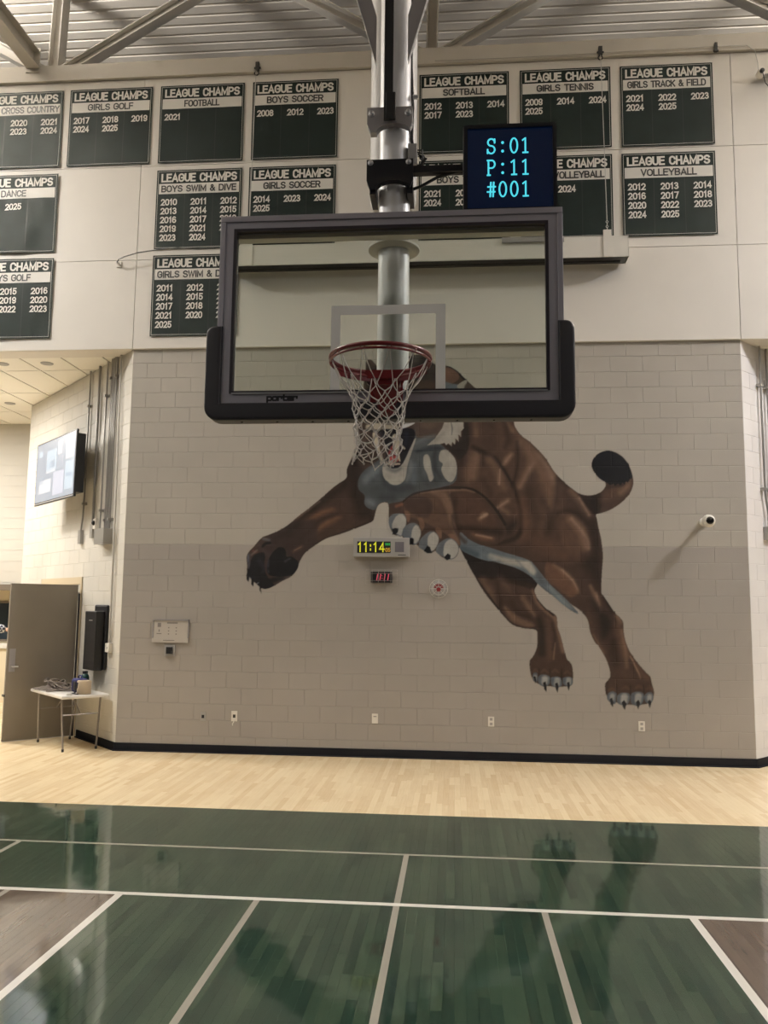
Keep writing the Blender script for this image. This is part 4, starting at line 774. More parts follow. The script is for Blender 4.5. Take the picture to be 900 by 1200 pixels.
  ('F', (92, 98, 102), 3, 1, None, 1, [(6637, 826), (6670, 862), (6718, 868), (6741, 828), (6732, 764), (6699, 731), (6659, 738), (6635, 778)]),
  ('S', (158, 156, 148), 14, 1, None, [(6698, 816, 28), (6693, 785, 28)]),
  ('F', (20, 19, 22), 2, 1, None, 0, [(6677, 754), (6697, 779), (6713, 747), (6697, 674), (6685, 706)]),
  ('F', (92, 98, 102), 3, 1, None, 1, [(5286, 1043), (5310, 1077), (5349, 1068), (5348, 986), (5328, 966), (5293, 985)]),
  ('S', (158, 156, 148), 14, 1, None, [(5323, 1031, 17), (5320, 1013, 17)]),
  ('F', (20, 19, 22), 2, 1, None, 0, [(5299, 1028), (5325, 1032), (5332, 985), (5324, 942)]),
  ('F', (92, 98, 102), 3, 1, None, 1, [(5354, 995), (5378, 1049), (5447, 1056), (5500, 1024), (5491, 949), (5446, 909), (5377, 931)]),
  ('S', (158, 156, 148), 14, 1, None, [(5440, 1005, 39), (5434, 963, 39)]),
  ('F', (20, 19, 22), 2, 1, None, 0, [(5417, 957), (5446, 972), (5461, 909), (5457, 841), (5430, 879)]),
  ('F', (92, 98, 102), 3, 1, None, 1, [(5511, 1008), (5545, 1032), (5614, 1030), (5646, 981), (5642, 923), (5583, 902), (5524, 926)]),
  ('S', (158, 156, 148), 14, 1, None, [(5591, 989, 36), (5585, 950, 36)]),
  ('F', (20, 19, 22), 2, 1, None, 0, [(5564, 950), (5593, 961), (5606, 912), (5594, 838), (5571, 882)]),
  ('F', (92, 98, 102), 3, 1, None, 1, [(5658, 1011), (5702, 1035), (5760, 1028), (5779, 984), (5769, 939), (5720, 918), (5665, 943)]),
  ('S', (158, 156, 148), 14, 1, None, [(5730, 996, 32), (5725, 961, 32)]),
  ('F', (20, 19, 22), 2, 1, None, 0, [(5709, 963), (5734, 973), (5743, 925), (5729, 862), (5714, 904)]),
)
def add_mural():
    st = 8; x0, x1, z0, z1 = 1500, 6950, 500, 5270
    gx, gz, rgb, al = paint(MURAL, x0, x1, z0, z1, st)
    def lines(lo, hi, pitch, base):
        k = list(np.arange(lo, hi, st)); js = []
        j = base
        while j < hi:
            if j > lo: js += [j-5, j, j+5]
            j += pitch
        k = [a for a in k if all(abs(a-q) > 2.5 for q in js)]
        return np.array(sorted(k+js))
    # vertical joints stand every half block; a vertex is recessed only where its own course has the joint
    xs = lines(x0, x1, 203.2, 0); zs = lines(z0, z1, 203.2, 0)
    X, Z = np.meshgrid(xs, zs)
    dz = np.abs((Z+101.6) % 203.2-101.6); hz = dz < 2
    course = np.floor(Z/203.2).astype(int); ph = np.where(course % 2 == 1, 0, 203.2)
    dx = np.abs((X+203.2+ph) % 406.4-203.2); hx = dx < 2
    Y = np.where(hz | hx, D*1000+1.2, D*1000-2.0)/1000
    I = np.clip(((X-x0)/st).astype(int), 0, len(gx)-1); J = np.clip(((Z-z0)/st).astype(int), 0, len(gz)-1)
    A = al[J, I]; C = rgb[J, I]
    C = np.where(C <= .04045, C/12.92, ((C+.055)/1.055)**2.4)*np.array((.69, .73, .82)) ; C = np.clip(C, 0, .8)
    keepv = A > .03; nzv, nxv = X.shape
    kf = keepv[:-1, :-1] | keepv[1:, :-1] | keepv[:-1, 1:] | keepv[1:, 1:]
    used = np.zeros_like(keepv)
    used[:-1, :-1] |= kf; used[1:, :-1] |= kf; used[:-1, 1:] |= kf; used[1:, 1:] |= kf
    idx = -np.ones(X.shape, int); idx[used] = np.arange(used.sum())
    V = np.stack([X[used]/1000, Y[used], Z[used]/1000], 1)
    j, i = np.nonzero(kf); F = np.stack([idx[j, i], idx[j, i+1], idx[j+1, i+1], idx[j+1, i]], 1)
    me = bpy.data.meshes.new('mural'); me.vertices.add(len(V)); me.vertices.foreach_set('co', V.ravel()); me.loops.add(F.size); me.loops.foreach_set('vertex_index', F.ravel())
    me.polygons.add(len(F)); me.polygons.foreach_set('loop_start', np.arange(0, F.size, 4)); me.update(calc_edges=True)
    ca = me.color_attributes.new('paint', 'FLOAT_COLOR', 'POINT')
    ca.data.foreach_set('color', np.concatenate([C[used], A[used][:, None]], 1).ravel())
    return link('mural', me, M['mural'], wb, label='painted mural of a leaping brown big cat with open fanged mouth')
def smooth_closed(P,n=4):
    P=np.array(P,float); a=np.roll(P,1,0);b=P;c=np.roll(P,-1,0);d=np.roll(P,-2,0); out=[]
    for i in range(n):
        t=i/n; out.append(.5*((2*b)+(-a+c)*t+(2*a-5*b+4*c-d)*t*t+(-a+3*b-3*c+d)*t**3))
    return np.stack(out,1).reshape(-1,2)
def poly_mask(P,gx,gz):
    m=np.zeros((len(gz),len(gx)),bool); x1=P[:,0];z1=P[:,1];x2=np.roll(x1,-1);z2=np.roll(z1,-1)
    for a,b,c,d in zip(x1,z1,x2,z2):
        if b==d: continue
        lo,hi=min(b,d),max(b,d); r=np.nonzero((gz>=lo)&(gz<hi))[0]
        if len(r)==0: continue
        xi=a+(gz[r]-b)*(c-a)/(d-b); m[r]^=gx[None,:]<xi[:,None]
    return m
def blur(a,s):
    k=int(max(1,round(s*2.5))); w=np.exp(-.5*(np.arange(-k,k+1)/s)**2); w/=w.sum()
    a=np.apply_along_axis(lambda v:np.convolve(v,w,'same'),0,a); return np.apply_along_axis(lambda v:np.convolve(v,w,'same'),1,a)
def paint(layers,x0,x1,z0,z1,st):
    gx=np.arange(x0,x1,st)+st/2; gz=np.arange(z0,z1,st)+st/2; nz,nx=len(gz),len(gx)
    rgb=np.zeros((nz,nx,3)); al=np.zeros((nz,nx)); masks={}
    def win(P,pad):
        i0=max(0,int((P[:,0].min()-pad-x0)/st)); i1=min(nx,int((P[:,0].max()+pad-x0)/st)+2)
        j0=max(0,int((P[:,1].min()-pad-z0)/st)); j1=min(nz,int((P[:,1].max()+pad-z0)/st)+2)
        return slice(j0,j1),slice(i0,i1)
    def region(P,soft):
        s=max(soft/st*.5,.45); w=win(P,soft*2+3*st)
        hx=gx[w[1]];hz=gz[w[0]]
        m=sum(poly_mask(P+np.array([dx,dz])*st,hx,hz) *.25 for dx in(-.25,.25) for dz in(-.25,.25)).astype(float)
        return w,blur(m,s)
    for L in layers:
        if L[0]=='M':
            P=np.array(L[3],float); P=smooth_closed(P) if L[2] else P; w,m=region(P,2); f=np.zeros((nz,nx)); f[w]=m; masks[L[1]]=f; continue
        if L[0]=='F':
            _,col,soft,op,clip,sm,pts=L; P=np.array(pts,float); P=smooth_closed(P) if sm else P; w,m=region(P,soft)
        else:
            _,col,soft,op,clip,pts=L; P=np.array(pts,float); w=win(P[:,:2],P[:,2].max()+2*soft)
            X,Z=np.meshgrid(gx[w[1]],gz[w[0]]); m=np.zeros(X.shape)
            # refine polyline smoothly
            Q=[P[0]]
            for i in range(len(P)-1):
                a=P[max(i-1,0)];b=P[i];c=P[i+1];d=P[min(i+2,len(P)-1)]
                for k in (1,2,3):
                    t=k/3; Q.append(.5*((2*b)+(-a+c)*t+(2*a-5*b+4*c-d)*t*t+(-a+3*b-3*c+d)*t**3))
            for a,b in zip(Q[:-1],Q[1:]):
                dx,dz=b[0]-a[0],b[1]-a[1]; l2=dx*dx+dz*dz+1e-6
                t=np.clip(((X-a[0])*dx+(Z-a[1])*dz)/l2,0,1); d=np.hypot(X-a[0]-t*dx,Z-a[1]-t*dz)
                r=np.maximum(a[2]+(b[2]-a[2])*t,1)
                so=soft*(2.2 if soft>=13 else 1); v=np.clip(.5+(r-d)/(so+st),0,1); m=np.maximum(m,v*v*(3-2*v))
        if clip: m=m*masks[clip][w]
        m=m*op; c=np.array(col)/255.
        A=al[w]; na=m+A*(1-m); k=np.where(na>1e-6,m/np.maximum(na,1e-6),0)[...,None]
        rgb[w]=rgb[w]*(1-k)+c*k; al[w]=na
    return gx,gz,rgb,al

mural = add_mural()
# ------------------------------------------------------------------ banners
WAVE = {}
def banner(key, sport, years, x0, z1, w, h, wave, label, sw=None, seed=0):
    t = thing('banner', label, 'banner', (x0+w/2, D-.036, z1-h), 'green league banners on the upper wall')
    ph = [random.uniform(0, 6.28) for _ in range(6)]
    def fn(x, z):
        u = (x-x0)/w; v = (z1-z)/h
        f = wave*v*(math.sin(7*u+2*v+ph[0])*.5+math.sin(15*u-3*v+ph[1])*.25+math.sin(5*v+9*u+ph[2])*.3)+wave*.35*math.sin(22*u+ph[3])*math.sin(9*v+ph[4])
        return -.012-wave-f
    skew = lambda u, v: (1-.012*v*(1 if u > .5 else -1)*abs(u-.5)*2)
    Y0 = D-.036; n = 22; b = MB(); V = []
    for j in range(n+1):
        for i in range(n+1): x = x0+w*i/n; z = z1-h*j/n; V.append((x, Y0+fn(x, z), z))
    b.add(V, [(j*(n+1)+i, j*(n+1)+i+1, (j+1)*(n+1)+i+1, (j+1)*(n+1)+i) for j in range(n) for i in range(n)]).build('sheet', M['banner'], t, smooth=80)
    def strip(xa, xb, za, zb, name, m, y, nn=22, mz=2):
        V = []; b = MB()
        for j in range(mz+1):
            for i in range(nn+1): x = xa+(xb-xa)*i/nn; z = za+(zb-za)*j/mz; V.append((x, Y0+fn(x, z)-y, z))
        b.add(V, [(j*(nn+1)+i, j*(nn+1)+i+1, (j+1)*(nn+1)+i+1, (j+1)*(nn+1)+i) for j in range(mz) for i in range(nn)]); return b
    strip(x0+.03*w, x0+.97*w, z1-.175*h, z1-.305*h, 'stripe', None, .003, 22, 3).build('stripe', M['banner_w'], t, smooth=80)
    bd = MB(); e = .016*w; l = .0045
    for a in (strip(x0+e, x0+w-e, z1-e, z1-e-l, 0, 0, .003), strip(x0+e, x0+w-e, z1-h+e, z1-h+e+l, 0, 0, .003), strip(x0+e, x0+e+l, z1-e, z1-h+e, 0, 0, .003, 1, 22), strip(x0+w-e-l, x0+w-e, z1-e, z1-h+e, 0, 0, .003, 1, 22)): bd.add(a.v, a.f)
    bd.build('border', M['banner_w'], t)
    for u in (.335, .665): strip(x0+w*u, x0+w*u+.008, z1-.31*h, z1-h+e, 0, 0, .002, 1, 22).build('seam', M['banner_line'], t)
    b = MB(); put(b, 'LEAGUE CHAMPS', x0+.055*w, x0+.945*w, z1-.157*h, z1-.048*h, Y0-.006, fn=fn, bold=.195, gap=.34); flat(b, 'title_lettering', M['banner_w'], t, 'white words LEAGUE CHAMPS')
    sw = sw or min(.9, .058*len(sport)); b = MB(); put(b, sport, x0+w*(.5-sw/2), x0+w*(.5+sw/2), z1-.285*h, z1-.198*h, Y0-.007, fn=fn, bold=.18); flat(b, 'sport_lettering', M['banner_k'], t, 'dark words ' + sport)
    for r, row in enumerate(years):
        for c, yr in enumerate(row):
            if yr: xc = x0+w*(.155, .505, .855)[c]; zc = z1-h*(.41+.112*r); b = MB(); put(b, yr, xc-.096*w, xc+.096*w, zc-.042*h, zc+.042*h, Y0-.006, fn=fn, bold=.18); flat(b, 'year_number', M['banner_w'], t)
BW, BH = 1.19, 1.135
Z1, Z2, Z3 = 9.03, 7.79, 6.57
Bn = [
 ('GIRLS CROSS COUNTRY', [['2018','2020','2021'],['2022','2023','2024'],['2025']], -2.43, Z1, 1.265, .006, 'green banner reading GIRLS CROSS COUNTRY, cut by the left edge in the top row', .93),
 ('GIRLS GOLF', [['2017','2018','2019'],['2024','2025']], -1.065, Z1, BW, .004, 'green banner reading GIRLS GOLF in the top row', .55),
 ('FOOTBALL', [['2021']], .24, Z1, BW, .003, 'green banner reading FOOTBALL with the single year 2021', .42),
 ('BOYS SOCCER', [['2008','2012','2023']], 1.545, Z1, BW, .003, 'green banner reading BOYS SOCCER in the top row', .66),
 ('SOFTBALL', [['2012','2013','2014'],['2017','2023']], 3.84, Z1, 1.2, .003, 'green banner reading SOFTBALL just right of the mast', .47),
 ('GIRLS TENNIS', [['2009','2014','2024'],['2025']], 5.185, Z1, BW, .003, 'green banner reading GIRLS TENNIS in the top row', .63),
 ('GIRLS TRACK & FIELD', [['2021','2022','2023'],['2024','2025']], 6.50, Z1-.005, BW, .004, 'green banner reading GIRLS TRACK & FIELD at the top right', .85),
 ('DANCE', [['','2025','']], -2.43, Z2, 1.265, .013, 'crumpled green banner reading DANCE at the left edge', .29),
 ('BOYS SWIM & DIVE', [['2010','2011','2012'],['2013','2014','2015'],['2016','2017','2018'],['2019','2021','2022'],['2023','2024','']], .24, Z2, BW, .003, 'green banner reading BOYS SWIM & DIVE with five rows of years', .88),
 ('GIRLS SOCCER', [['2014','2023','2024'],['2025']], 1.53, Z2, BW, .003, 'green banner reading GIRLS SOCCER, its foot behind the backboard', .66),
 ('BOYS TENNIS', [['2021','2022','2023'],['2024','2025','']], 3.84, Z2, 1.2, .003, 'green banner mostly hidden behind the black display', .60),
 ('BOYS VOLLEYBALL', [['','2024','']], 5.185, Z2+.01, BW, .003, 'green banner reading VOLLEYBALL half hidden by the black display, right of it', .83),
 ('VOLLEYBALL', [['2012','2013','2014'],['2016','2017','2018'],['2020','2022','2023'],['2024','2025']], 6.495, Z2+.005, BW, .005, 'green banner reading VOLLEYBALL with eleven years, lowest at the right', .60),
 ('BOYS GOLF', [['2012','2015','2016'],['2018','2019','2020'],['2021','2022','2023']], -2.42, Z3, 1.26, .010, 'green banner reading BOYS GOLF, lowest at the left edge', .50),
 ('GIRLS SWIM & DIVE', [['2011','2012','2013'],['2014','2015','2016'],['2017','2018','2019'],['2021','2020','2022'],['2025']], .235, Z3, BW, .003, 'green banner reading GIRLS SWIM & DIVE beside the backboard', .88)]
for sp, ys, x, z, w, wv, lab, sw in Bn: banner(sp, sp, ys, x, z, w, BH, wv, lab, sw)
# ------------------------------------------------------------------ basketball hoop
hp = thing('basketball_hoop', 'glass basketball backboard on a ceiling mast with red rim and white net', 'basketball hoop', (XC, YB+.4, 2.83))
hb = .9144; zb, zt = 2.896, 3.962
fr = MB()
gx0, gx1, gz0, gz1 = XC-hb+.088, XC+hb-.088, 2.99, 3.878
for (a, b_, c, d) in ((XC-hb, XC+hb, gz1, zt), (XC-hb, XC+hb, zb, gz0), (XC-hb, gx0, gz0, gz1), (gx1, XC+hb, gz0, gz1)): fr.box(a, b_, YB, YB+.05, c, d)
F_ = fr.build('backboard_frame', M['frame'], hp)
# raised outer lip, dark gasket, rear channel
b = MB()
for (a, b_, c, d) in ((XC-hb, XC+hb, zt-.032, zt), (XC-hb, XC-hb+.028, zb, zt-.032), (XC+hb-.028, XC+hb, zb, zt-.032)): b.box(a, b_, YB-.008, YB, c, d, bev=.002)
b.build('frame_lip', M['frame'], hp)
b = MB()
for (a, b_, c, d) in ((gx0-.014, gx1+.014, gz1-.002, gz1+.014), (gx0-.014, gx1+.014, gz0-.012, gz0+.002), (gx0-.014, gx0+.002, gz0, gz1), (gx1-.002, gx1+.014, gz0, gz1)): b.box(a, b_, YB-.004, YB+.03, c, d)
b.build('gasket', M['frame_d'], hp)
b = MB().box(gx0-.05, gx1+.05, YB+.05, YB+.11, gz1-.02, gz1+.04).box(gx0-.05, gx1+.05, YB+.05, YB+.09, gz0-.05, gz0-.01); b.build('rear_channel', M['steel_paint'], hp)
g = MB().box(gx0-.004, gx1+.004, YB+.018, YB+.030, gz0-.004, gz1+.004).build('glass_pane', M['glass'], hp)
b = MB(); t_ = .0508; x0, x1, z1_ = 3.670, 4.277, 3.455
b.box(x0, x1, YB+.0155, YB+.0175, z1_-t_, z1_).box(x0, x0+t_, YB+.0155, YB+.0175, 2.992, z1_-t_).box(x1-t_, x1, YB+.0155, YB+.0175, 2.992, z1_-t_).build('shooting_square', M['square'], g, label='white painted target rectangle')
b = MB(); b.box(gx0, gx1, YB-.010, YB-.006, 2.975, 2.981); b.build('trim_strip', M['silver'], hp)
b = MB(); put(b, 'porter', 3.335, 3.503, 2.935, 2.972, YB-.0015, bold=.26); flat(b, 'maker_lettering', M['black'], hp, 'small black word porter')
# edge padding: U profile round the lower edge
pad = MB(); R_ = .075
prof = [(XC-hb+.016, 3.27), (XC-hb+.016, 2.915), (XC+hb-.016, 2.915), (XC+hb-.016, 3.27)]
outer = []; 
def arc(cx, cz, r, a0, a1, n=6): return [(cx+r*math.cos(a0+(a1-a0)*k/n), cz+r*math.sin(a0+(a1-a0)*k/n)) for k in range(n+1)]
XL_, XRr, ZB_ = 3.003, 4.941, 2.832
outer = arc(XL_+.045, 3.30, .045, PI/2, PI)+arc(XL_+R_, ZB_+R_, R_, PI, 1.5*PI)+arc(XRr-R_, ZB_+R_, R_, 1.5*PI, 2*PI)+arc(XRr-.045, 3.30, .045, 0, PI/2)
inner = [(XC+hb-.030, 3.345), (XC+hb-.030, 2.925), (XC-hb+.030, 2.925), (XC-hb+.030, 3.345)]
bmm = bmesh.new(); vs = [bmm.verts.new((x, YB-.022, z)) for x, z in outer+inner]; f = bmm.faces.new(vs); r = bmesh.ops.extrude_face_region(bmm, geom=[f])
for v in r['geom']:
    if isinstance(v, bmesh.types.BMVert): v.co.y += .10
bmesh.ops.bevel(bmm, geom=[e for e in bmm.edges if all(abs(v.co.y-(YB-.022)) < 1e-5 for v in e.verts)], offset=.016, segments=3, affect='EDGES', profile=.6)
bmesh.ops.recalc_face_normals(bmm, faces=bmm.faces[:]); me = bpy.data.meshes.new('edge_padding'); bmm.to_mesh(me); bmm.free(); me.shade_smooth(); me.set_sharp_from_angle(angle=.7)
link('edge_padding', me, M['pad'], hp)
for k in range(9):
    MB().lathe((3.2+k*.19, YB+.03, 2.826), [(.006, 0), (.008, .004), (.006, .008)], 8).build('screw', M['black'], hp)
# rim
RY = YB-.381; RZ = 3.040
b = MB().ring((XC, RY, RZ), .2375, .0105, 64, 10); rim = b.build('rim', M['rim'], hp, smooth=60)
ti = MB()
P = [(XC+.2365*math.cos(t), RY+.2365*math.sin(t), RZ-.022) for t in np.linspace(math.radians(-8), math.radians(188), 40)]
ti.tube(P, .0085, 8)
ti.ring((XC, RY, RZ-.020), .2375, .0060, 56, 8)
for q in range(30):
    t0, t1 = math.radians(25+130*q/30), math.radians(25+130*(q+1)/30)
    ti.add([(XC+.240*math.cos(t), RY+.240*math.sin(t), z) for t in (t0, t1) for z in (RZ, RZ-.048)], [(0, 1, 3, 2)])
    ti.add([(XC+.232*math.cos(t), RY+.232*math.sin(t), z) for t in (t0, t1) for z in (RZ, RZ-.048)], [(0, 1, 3, 2)])
 
for k in range(12):
    t = 2*PI*(k+.5)/12; c = Vector((XC+.2365*math.cos(t), RY+.2365*math.sin(t), RZ-.012))
    ti.ring(c, .010, .0028, 10, 5, 'y' if abs(math.sin(t)) > .7 else 'x')
ti.build('net_hooks', M['rim'], rim, smooth=60)
# mounting bracket
b = MB()
b.add([(XC-.11, RY+.205, RZ+.006), (XC+.11, RY+.205, RZ+.006), (XC+.075, YB-.02, RZ+.006), (XC-.075, YB-.02, RZ+.006), (XC-.11, RY+.215, RZ-.034), (XC+.11, RY+.215, RZ-.034), (XC+.075, YB-.02, RZ-.045), (XC-.075, YB-.02, RZ-.045)],
      [(0,1,2,3), (4,5,6,7), (0,1,5,4), (1,2,6,5), (2,3,7,6), (3,0,4,7)])
b.add([(XC-.082, RY+.24, RZ-.03), (XC+.082, RY+.24, RZ-.03), (XC+.082, YB-.02, RZ-.03), (XC-.082, YB-.02, RZ-.03), (XC-.022, RY+.32, RZ-.185), (XC+.022, RY+.32, RZ-.185), (XC+.03, YB-.02, RZ-.20), (XC-.03, YB-.02, RZ-.20)],
      [(0,1,2,3), (4,5,6,7), (0,1,5,4), (1,2,6,5), (2,3,7,6), (3,0,4,7)])
b.build('rim_bracket', M['rim'], hp)
MB().box(XC-.085, XC+.085, YB-.02, YB-.009, 2.86, 3.06, bev=.003).build('mounting_plate', M['rim'], hp)
MB().box(XC-.062, XC+.062, RY+.232, RY+.25, RZ-.062, RZ-.03, bev=.004).build('bracket_lip', M['rim'], hp)
# net: twelve loops, crossing cords
net = MB(); N12 = 12
rings = [(3.028, .2365), (2.885, .150), (2.848, .135), (2.812, .124), (2.777, .117), (2.742, .113), (2.707, .111), (2.672, .110), (2.637, .109), (2.60, .108), (2.565, .104), (2.53, .094)]
jit = lambda s: random.uniform(-s, s)
node = {}
for k, (z, r) in enumerate(rings):
    for i in range(N12):
        t = 2*PI*(i+.5+(.5 if k % 2 else 0))/N12; s = 0 if k == 0 else .004+.0016*k
        lean = max(0, 2.75-z)*.15
        node[k, i] = Vector((XC+r*math.cos(t)+jit(s)-lean*.4, RY+r*math.sin(t)+jit(s), z-.006*(k > 0)+jit(s*.8)+(0.02 if (k >= 8 and math.cos(t) < -.3) else 0)))
for k in range(len(rings)-1):
    for i in range(N12):
        for j in ((i, i-1) if k % 2 == 0 else (i, i+1)):
            a = node[k, i]; c = node[k+1, j % N12]; mid_ = (a+c)/2+Vector((jit(.003), jit(.003), -.004 if k else -.018))
            # cords hang slack below the rim before they cross
            net.tube([a, (a+mid_)/2+Vector((0, 0, -.004)), mid_, (c+mid_)/2, c], .0029 if k else .0025, 5)
for k in range(1, len(rings)):
    for i in range(N12):
        p = node[k, i]; net.tube([p+Vector((0, 0, .006)), p, p-Vector((0, 0, .006))], [.0026, .0046, .0026], 6)
net.build('net', M['net'], rim, smooth=60)
# mast
YM = 4.62
MB().cyl((XC-.004, YM, 3.02), (XC-.004, YM, 10.63), .0915, 40).build('mast', M['galv'], hp, smooth=50)
b = MB().tube([(3.932, 4.98, 10.63), (3.932, 4.98, 4.50), (3.932, 4.98, 4.42), (3.932, 4.98, 4.36), (3.932, 4.98, 4.345)], [.150, .150, .147, .125, .09], 40); b.build('rear_mast', M['white_steel'], hp, smooth=40)
b = MB().box(3.80, 4.13, YB+.09, YB+.11, 3.86, 3.97).lathe((XC-.004, YM, 3.925), [(.11, 0), (.15, .012), (.15, .025)], 32); b.build('mast_flange', M['steel_paint'], hp)
b = MB().box(XC-.03, XC+.03, YB+.05, YM-.05, 3.03, 3.09).box(XC-.08, XC+.08, YB+.05, YB+.065, 2.90, 3.10); b.build('lower_arm', M['steel_paint'], hp)
# grey saddle bracket with bolts
def saddle(zc0, zc1, y0, m, name, par, x0=3.815, x1=4.078, drop=.05):
    pts = [(x0, zc1), (x0, zc0)]+[(x0+.02, zc0-drop)]+[(XC-.004-.10*math.cos(a), zc0-drop+.0+.055*math.sin(a)) for a in np.linspace(0, PI, 12)]+[(x1-.02, zc0-drop), (x1, zc0), (x1, zc1)]
    return MB().prism(pts, y0, y0+.05).build(name, m, par)
sb = saddle(4.655, 4.755, YM-.135, M['brace'], 'mast_bracket', hp, drop=.055)
for x in (3.84, 4.055): MB().lathe((x, YM-.135, 4.715), [(.006, -.022), (.013, -.02), (.013, -.006), (.02, -.004), (.02, 0)], 10, 'y').build('bolt', M['silver'], sb)
b = MB().box(3.914, 3.966, YM-.155, YM-.150, 4.66, 10.6); b.build('lifting_strap', M['strap'], hp)
MB().box(3.925, 3.982, YM-.165, YM-.148, 4.66, 4.83, bev=.004).build('strap_buckle', M['strap'], hp)
for s, (xa, xb) in ((-1, (3.862, 3.50)), (1, (4.048, 4.40))):
    # flat brace bar rising outward
    dx = xb-xa; top = 5.06+1.75; w = .088
    b = MB(); y0 = YM-.12
    pts = [(xa, 5.04), (xa-s*0.0, 5.04)]; 
    o0 = Vector((xa, 0, 5.04)); dirv = Vector((s*.285, 0, 1)).normalized(); 
    p0 = o0; p1 = o0+dirv*5.6; inn = Vector((-s*.084, 0, 0))
    poly = [(p0.x, p0.z), (p1.x, p1.z), (p1.x+inn.x, p1.z), (p0.x+inn.x*.0+ -s*.0, p0.z+.30)]
    b.prism(poly, y0, y0+.006); b.build('brace', M['brace'], hp)
    b = MB().prism([(p0.x, p0.z), (p0.x+s*.005, p0.z+.01), (p1.x+s*.005, p1.z), (p1.x, p1.z)], y0-.012, y0+.03); b.build('brace_flange', M['silver'], hp)
b = MB(); 
b.tube([(4.055, YM+.02, 7.5), (4.062, YM+.02, 5.1), (4.075, YM, 4.83), (4.07, YM-.02, 4.62), (4.075, YM, 4.58)], .010, 8); b.build('mast_cable', M['black'], hp)
MB().lathe((4.095, YM-.02, 4.885), [(.008, -.02), (.014, -.02), (.014, .01), (.008, .012)], 10, 'x').build('cable_clip', M['silver'], hp)
cb = MB().box(4.052, 4.104, YM-.09, YM-.02, 4.425, 4.552, bev=.003).build('control_box', M['greyp'], hp)
b = MB()
for k in range(5):
    a0 = random.uniform(0, 6); b.tube([(4.10+.02*k/5, YM-.06+.01*math.sin(a0), 4.53-.012*k), (4.135, YM-.07+.01*k, 4.52-.01*k+jit(.01)), (4.15+jit(.012), YM-.07, 4.47+jit(.02)), (4.12+jit(.01), YM-.06, 4.425+jit(.012)), (4.09, YM-.05, 4.44)], .0045, 6)
b.build('cable_loops', M['black'], hp)
# ------------------------------------------------------------------ cue display on its arm
ds = thing('led_display', 'small black display with cyan numbers above the backboard', 'display', (4.62, 4.35, 4.0))
saddle(4.30, 4.425, YM-.15, M['black_metal'], 'clamp', ds, 3.818, 4.086, .055)
MB().box(3.835, 3.868, YM-.13, YM+.06, 4.225, 4.31).build('clamp_jaw', M['black_metal'], ds); MB().box(4.05, 4.084, YM-.13, YM+.06, 4.225, 4.31).build('clamp_jaw', M['black_metal'], ds)
for x in (3.84, 4.06): MB().lathe((x, YM-.15, 4.405), [(.005, -.014), (.012, -.012), (.012, -.003), (.017, -.002), (.017, 0)], 10, 'y').build('bolt', M['silver'], ds)
MB().box(4.06, 4.62, YM-.14, YM-.09, 4.345, 4.385).build('arm', M['black_metal'], ds)
b = MB().tube([(4.07, YM-.08, 4.27), (4.13, YM-.09, 4.285), (4.22, YM-.10, 4.33), (4.33, YM-.12, 4.35), (4.45, YM-.12, 4.35)], .009, 8); b.build('cable', M['black'], ds)
YD = 4.36; dx0, dx1, dz0, dz1 = 4.371, 4.886, 4.025, 4.54
MB().box(dx0, dx1, YD, YD+.10, dz0, dz1, bev=.006).build('case', M['black_metal'], ds)
b = MB(); fw_ = .024
for (a, b_, c, d) in ((dx0+.002, dx1-.002, dz1-fw_, dz1-.002), (dx0+.002, dx1-.002, dz0+.002, dz0+fw_), (dx0+.002, dx0+fw_, dz0+fw_, dz1-fw_), (dx1-fw_, dx1-.002, dz0+fw_, dz1-fw_)): b.box(a, b_, YD-.014, YD, c, d)
b.build('bezel', M['black_metal'], ds)
scr = MB().box(dx0+fw_, dx1-fw_, YD-.005, YD-.001, dz0+fw_, dz1-fw_).build('screen', M['screen_off'], ds)
# slab-serif digits from strokes on a 6 x 8 cell
GL = {'0': [arcp(.5, .5, .34, .5, 0, 360, 18)], '1': [[(.2, .82), (.5, 1), (.5, 0)], [(.2, 0), (.8, 0)]],
 ':': [arcp(.5, .72, .07, .05, 0, 360, 6), arcp(.5, .14, .07, .05, 0, 360, 6)], 'P': [[(.22, 0), (.22, 1)], [(.05, 1), (.55, 1)]+arcp(.55, .74, .3, .26, 90, -90)+[(.22, .48)], [(.05, 0), (.45, 0)]],
 'S': [[(.84, .7), (.84, 1)], arcp(.5, .76, .33, .24, 30, 250, 12)+arcp(.5, .26, .35, .26, 80, -150, 12), [(.14, 0), (.14, .3)]], '#': [[(.38, 0), (.46, 1)], [(.66, 0), (.74, 1)], [(.1, .68), (.95, .68)], [(.05, .34), (.9, .34)]]}
b = MB(); cw = .0625; chh = .086
for r, s in enumerate(('S:01', 'P:11', '#001')):
    for c, ch in enumerate(s):
        for st_ in GL[ch]: b.tube([(4.498+c*cw+p[0]*cw*.88, YD-.009, 4.368-r*.1265+p[1]*chh) for p in st_], .0046, 6)
b.build('readout', M['cyan'], scr, label='cyan characters S:01 P:11 #001')
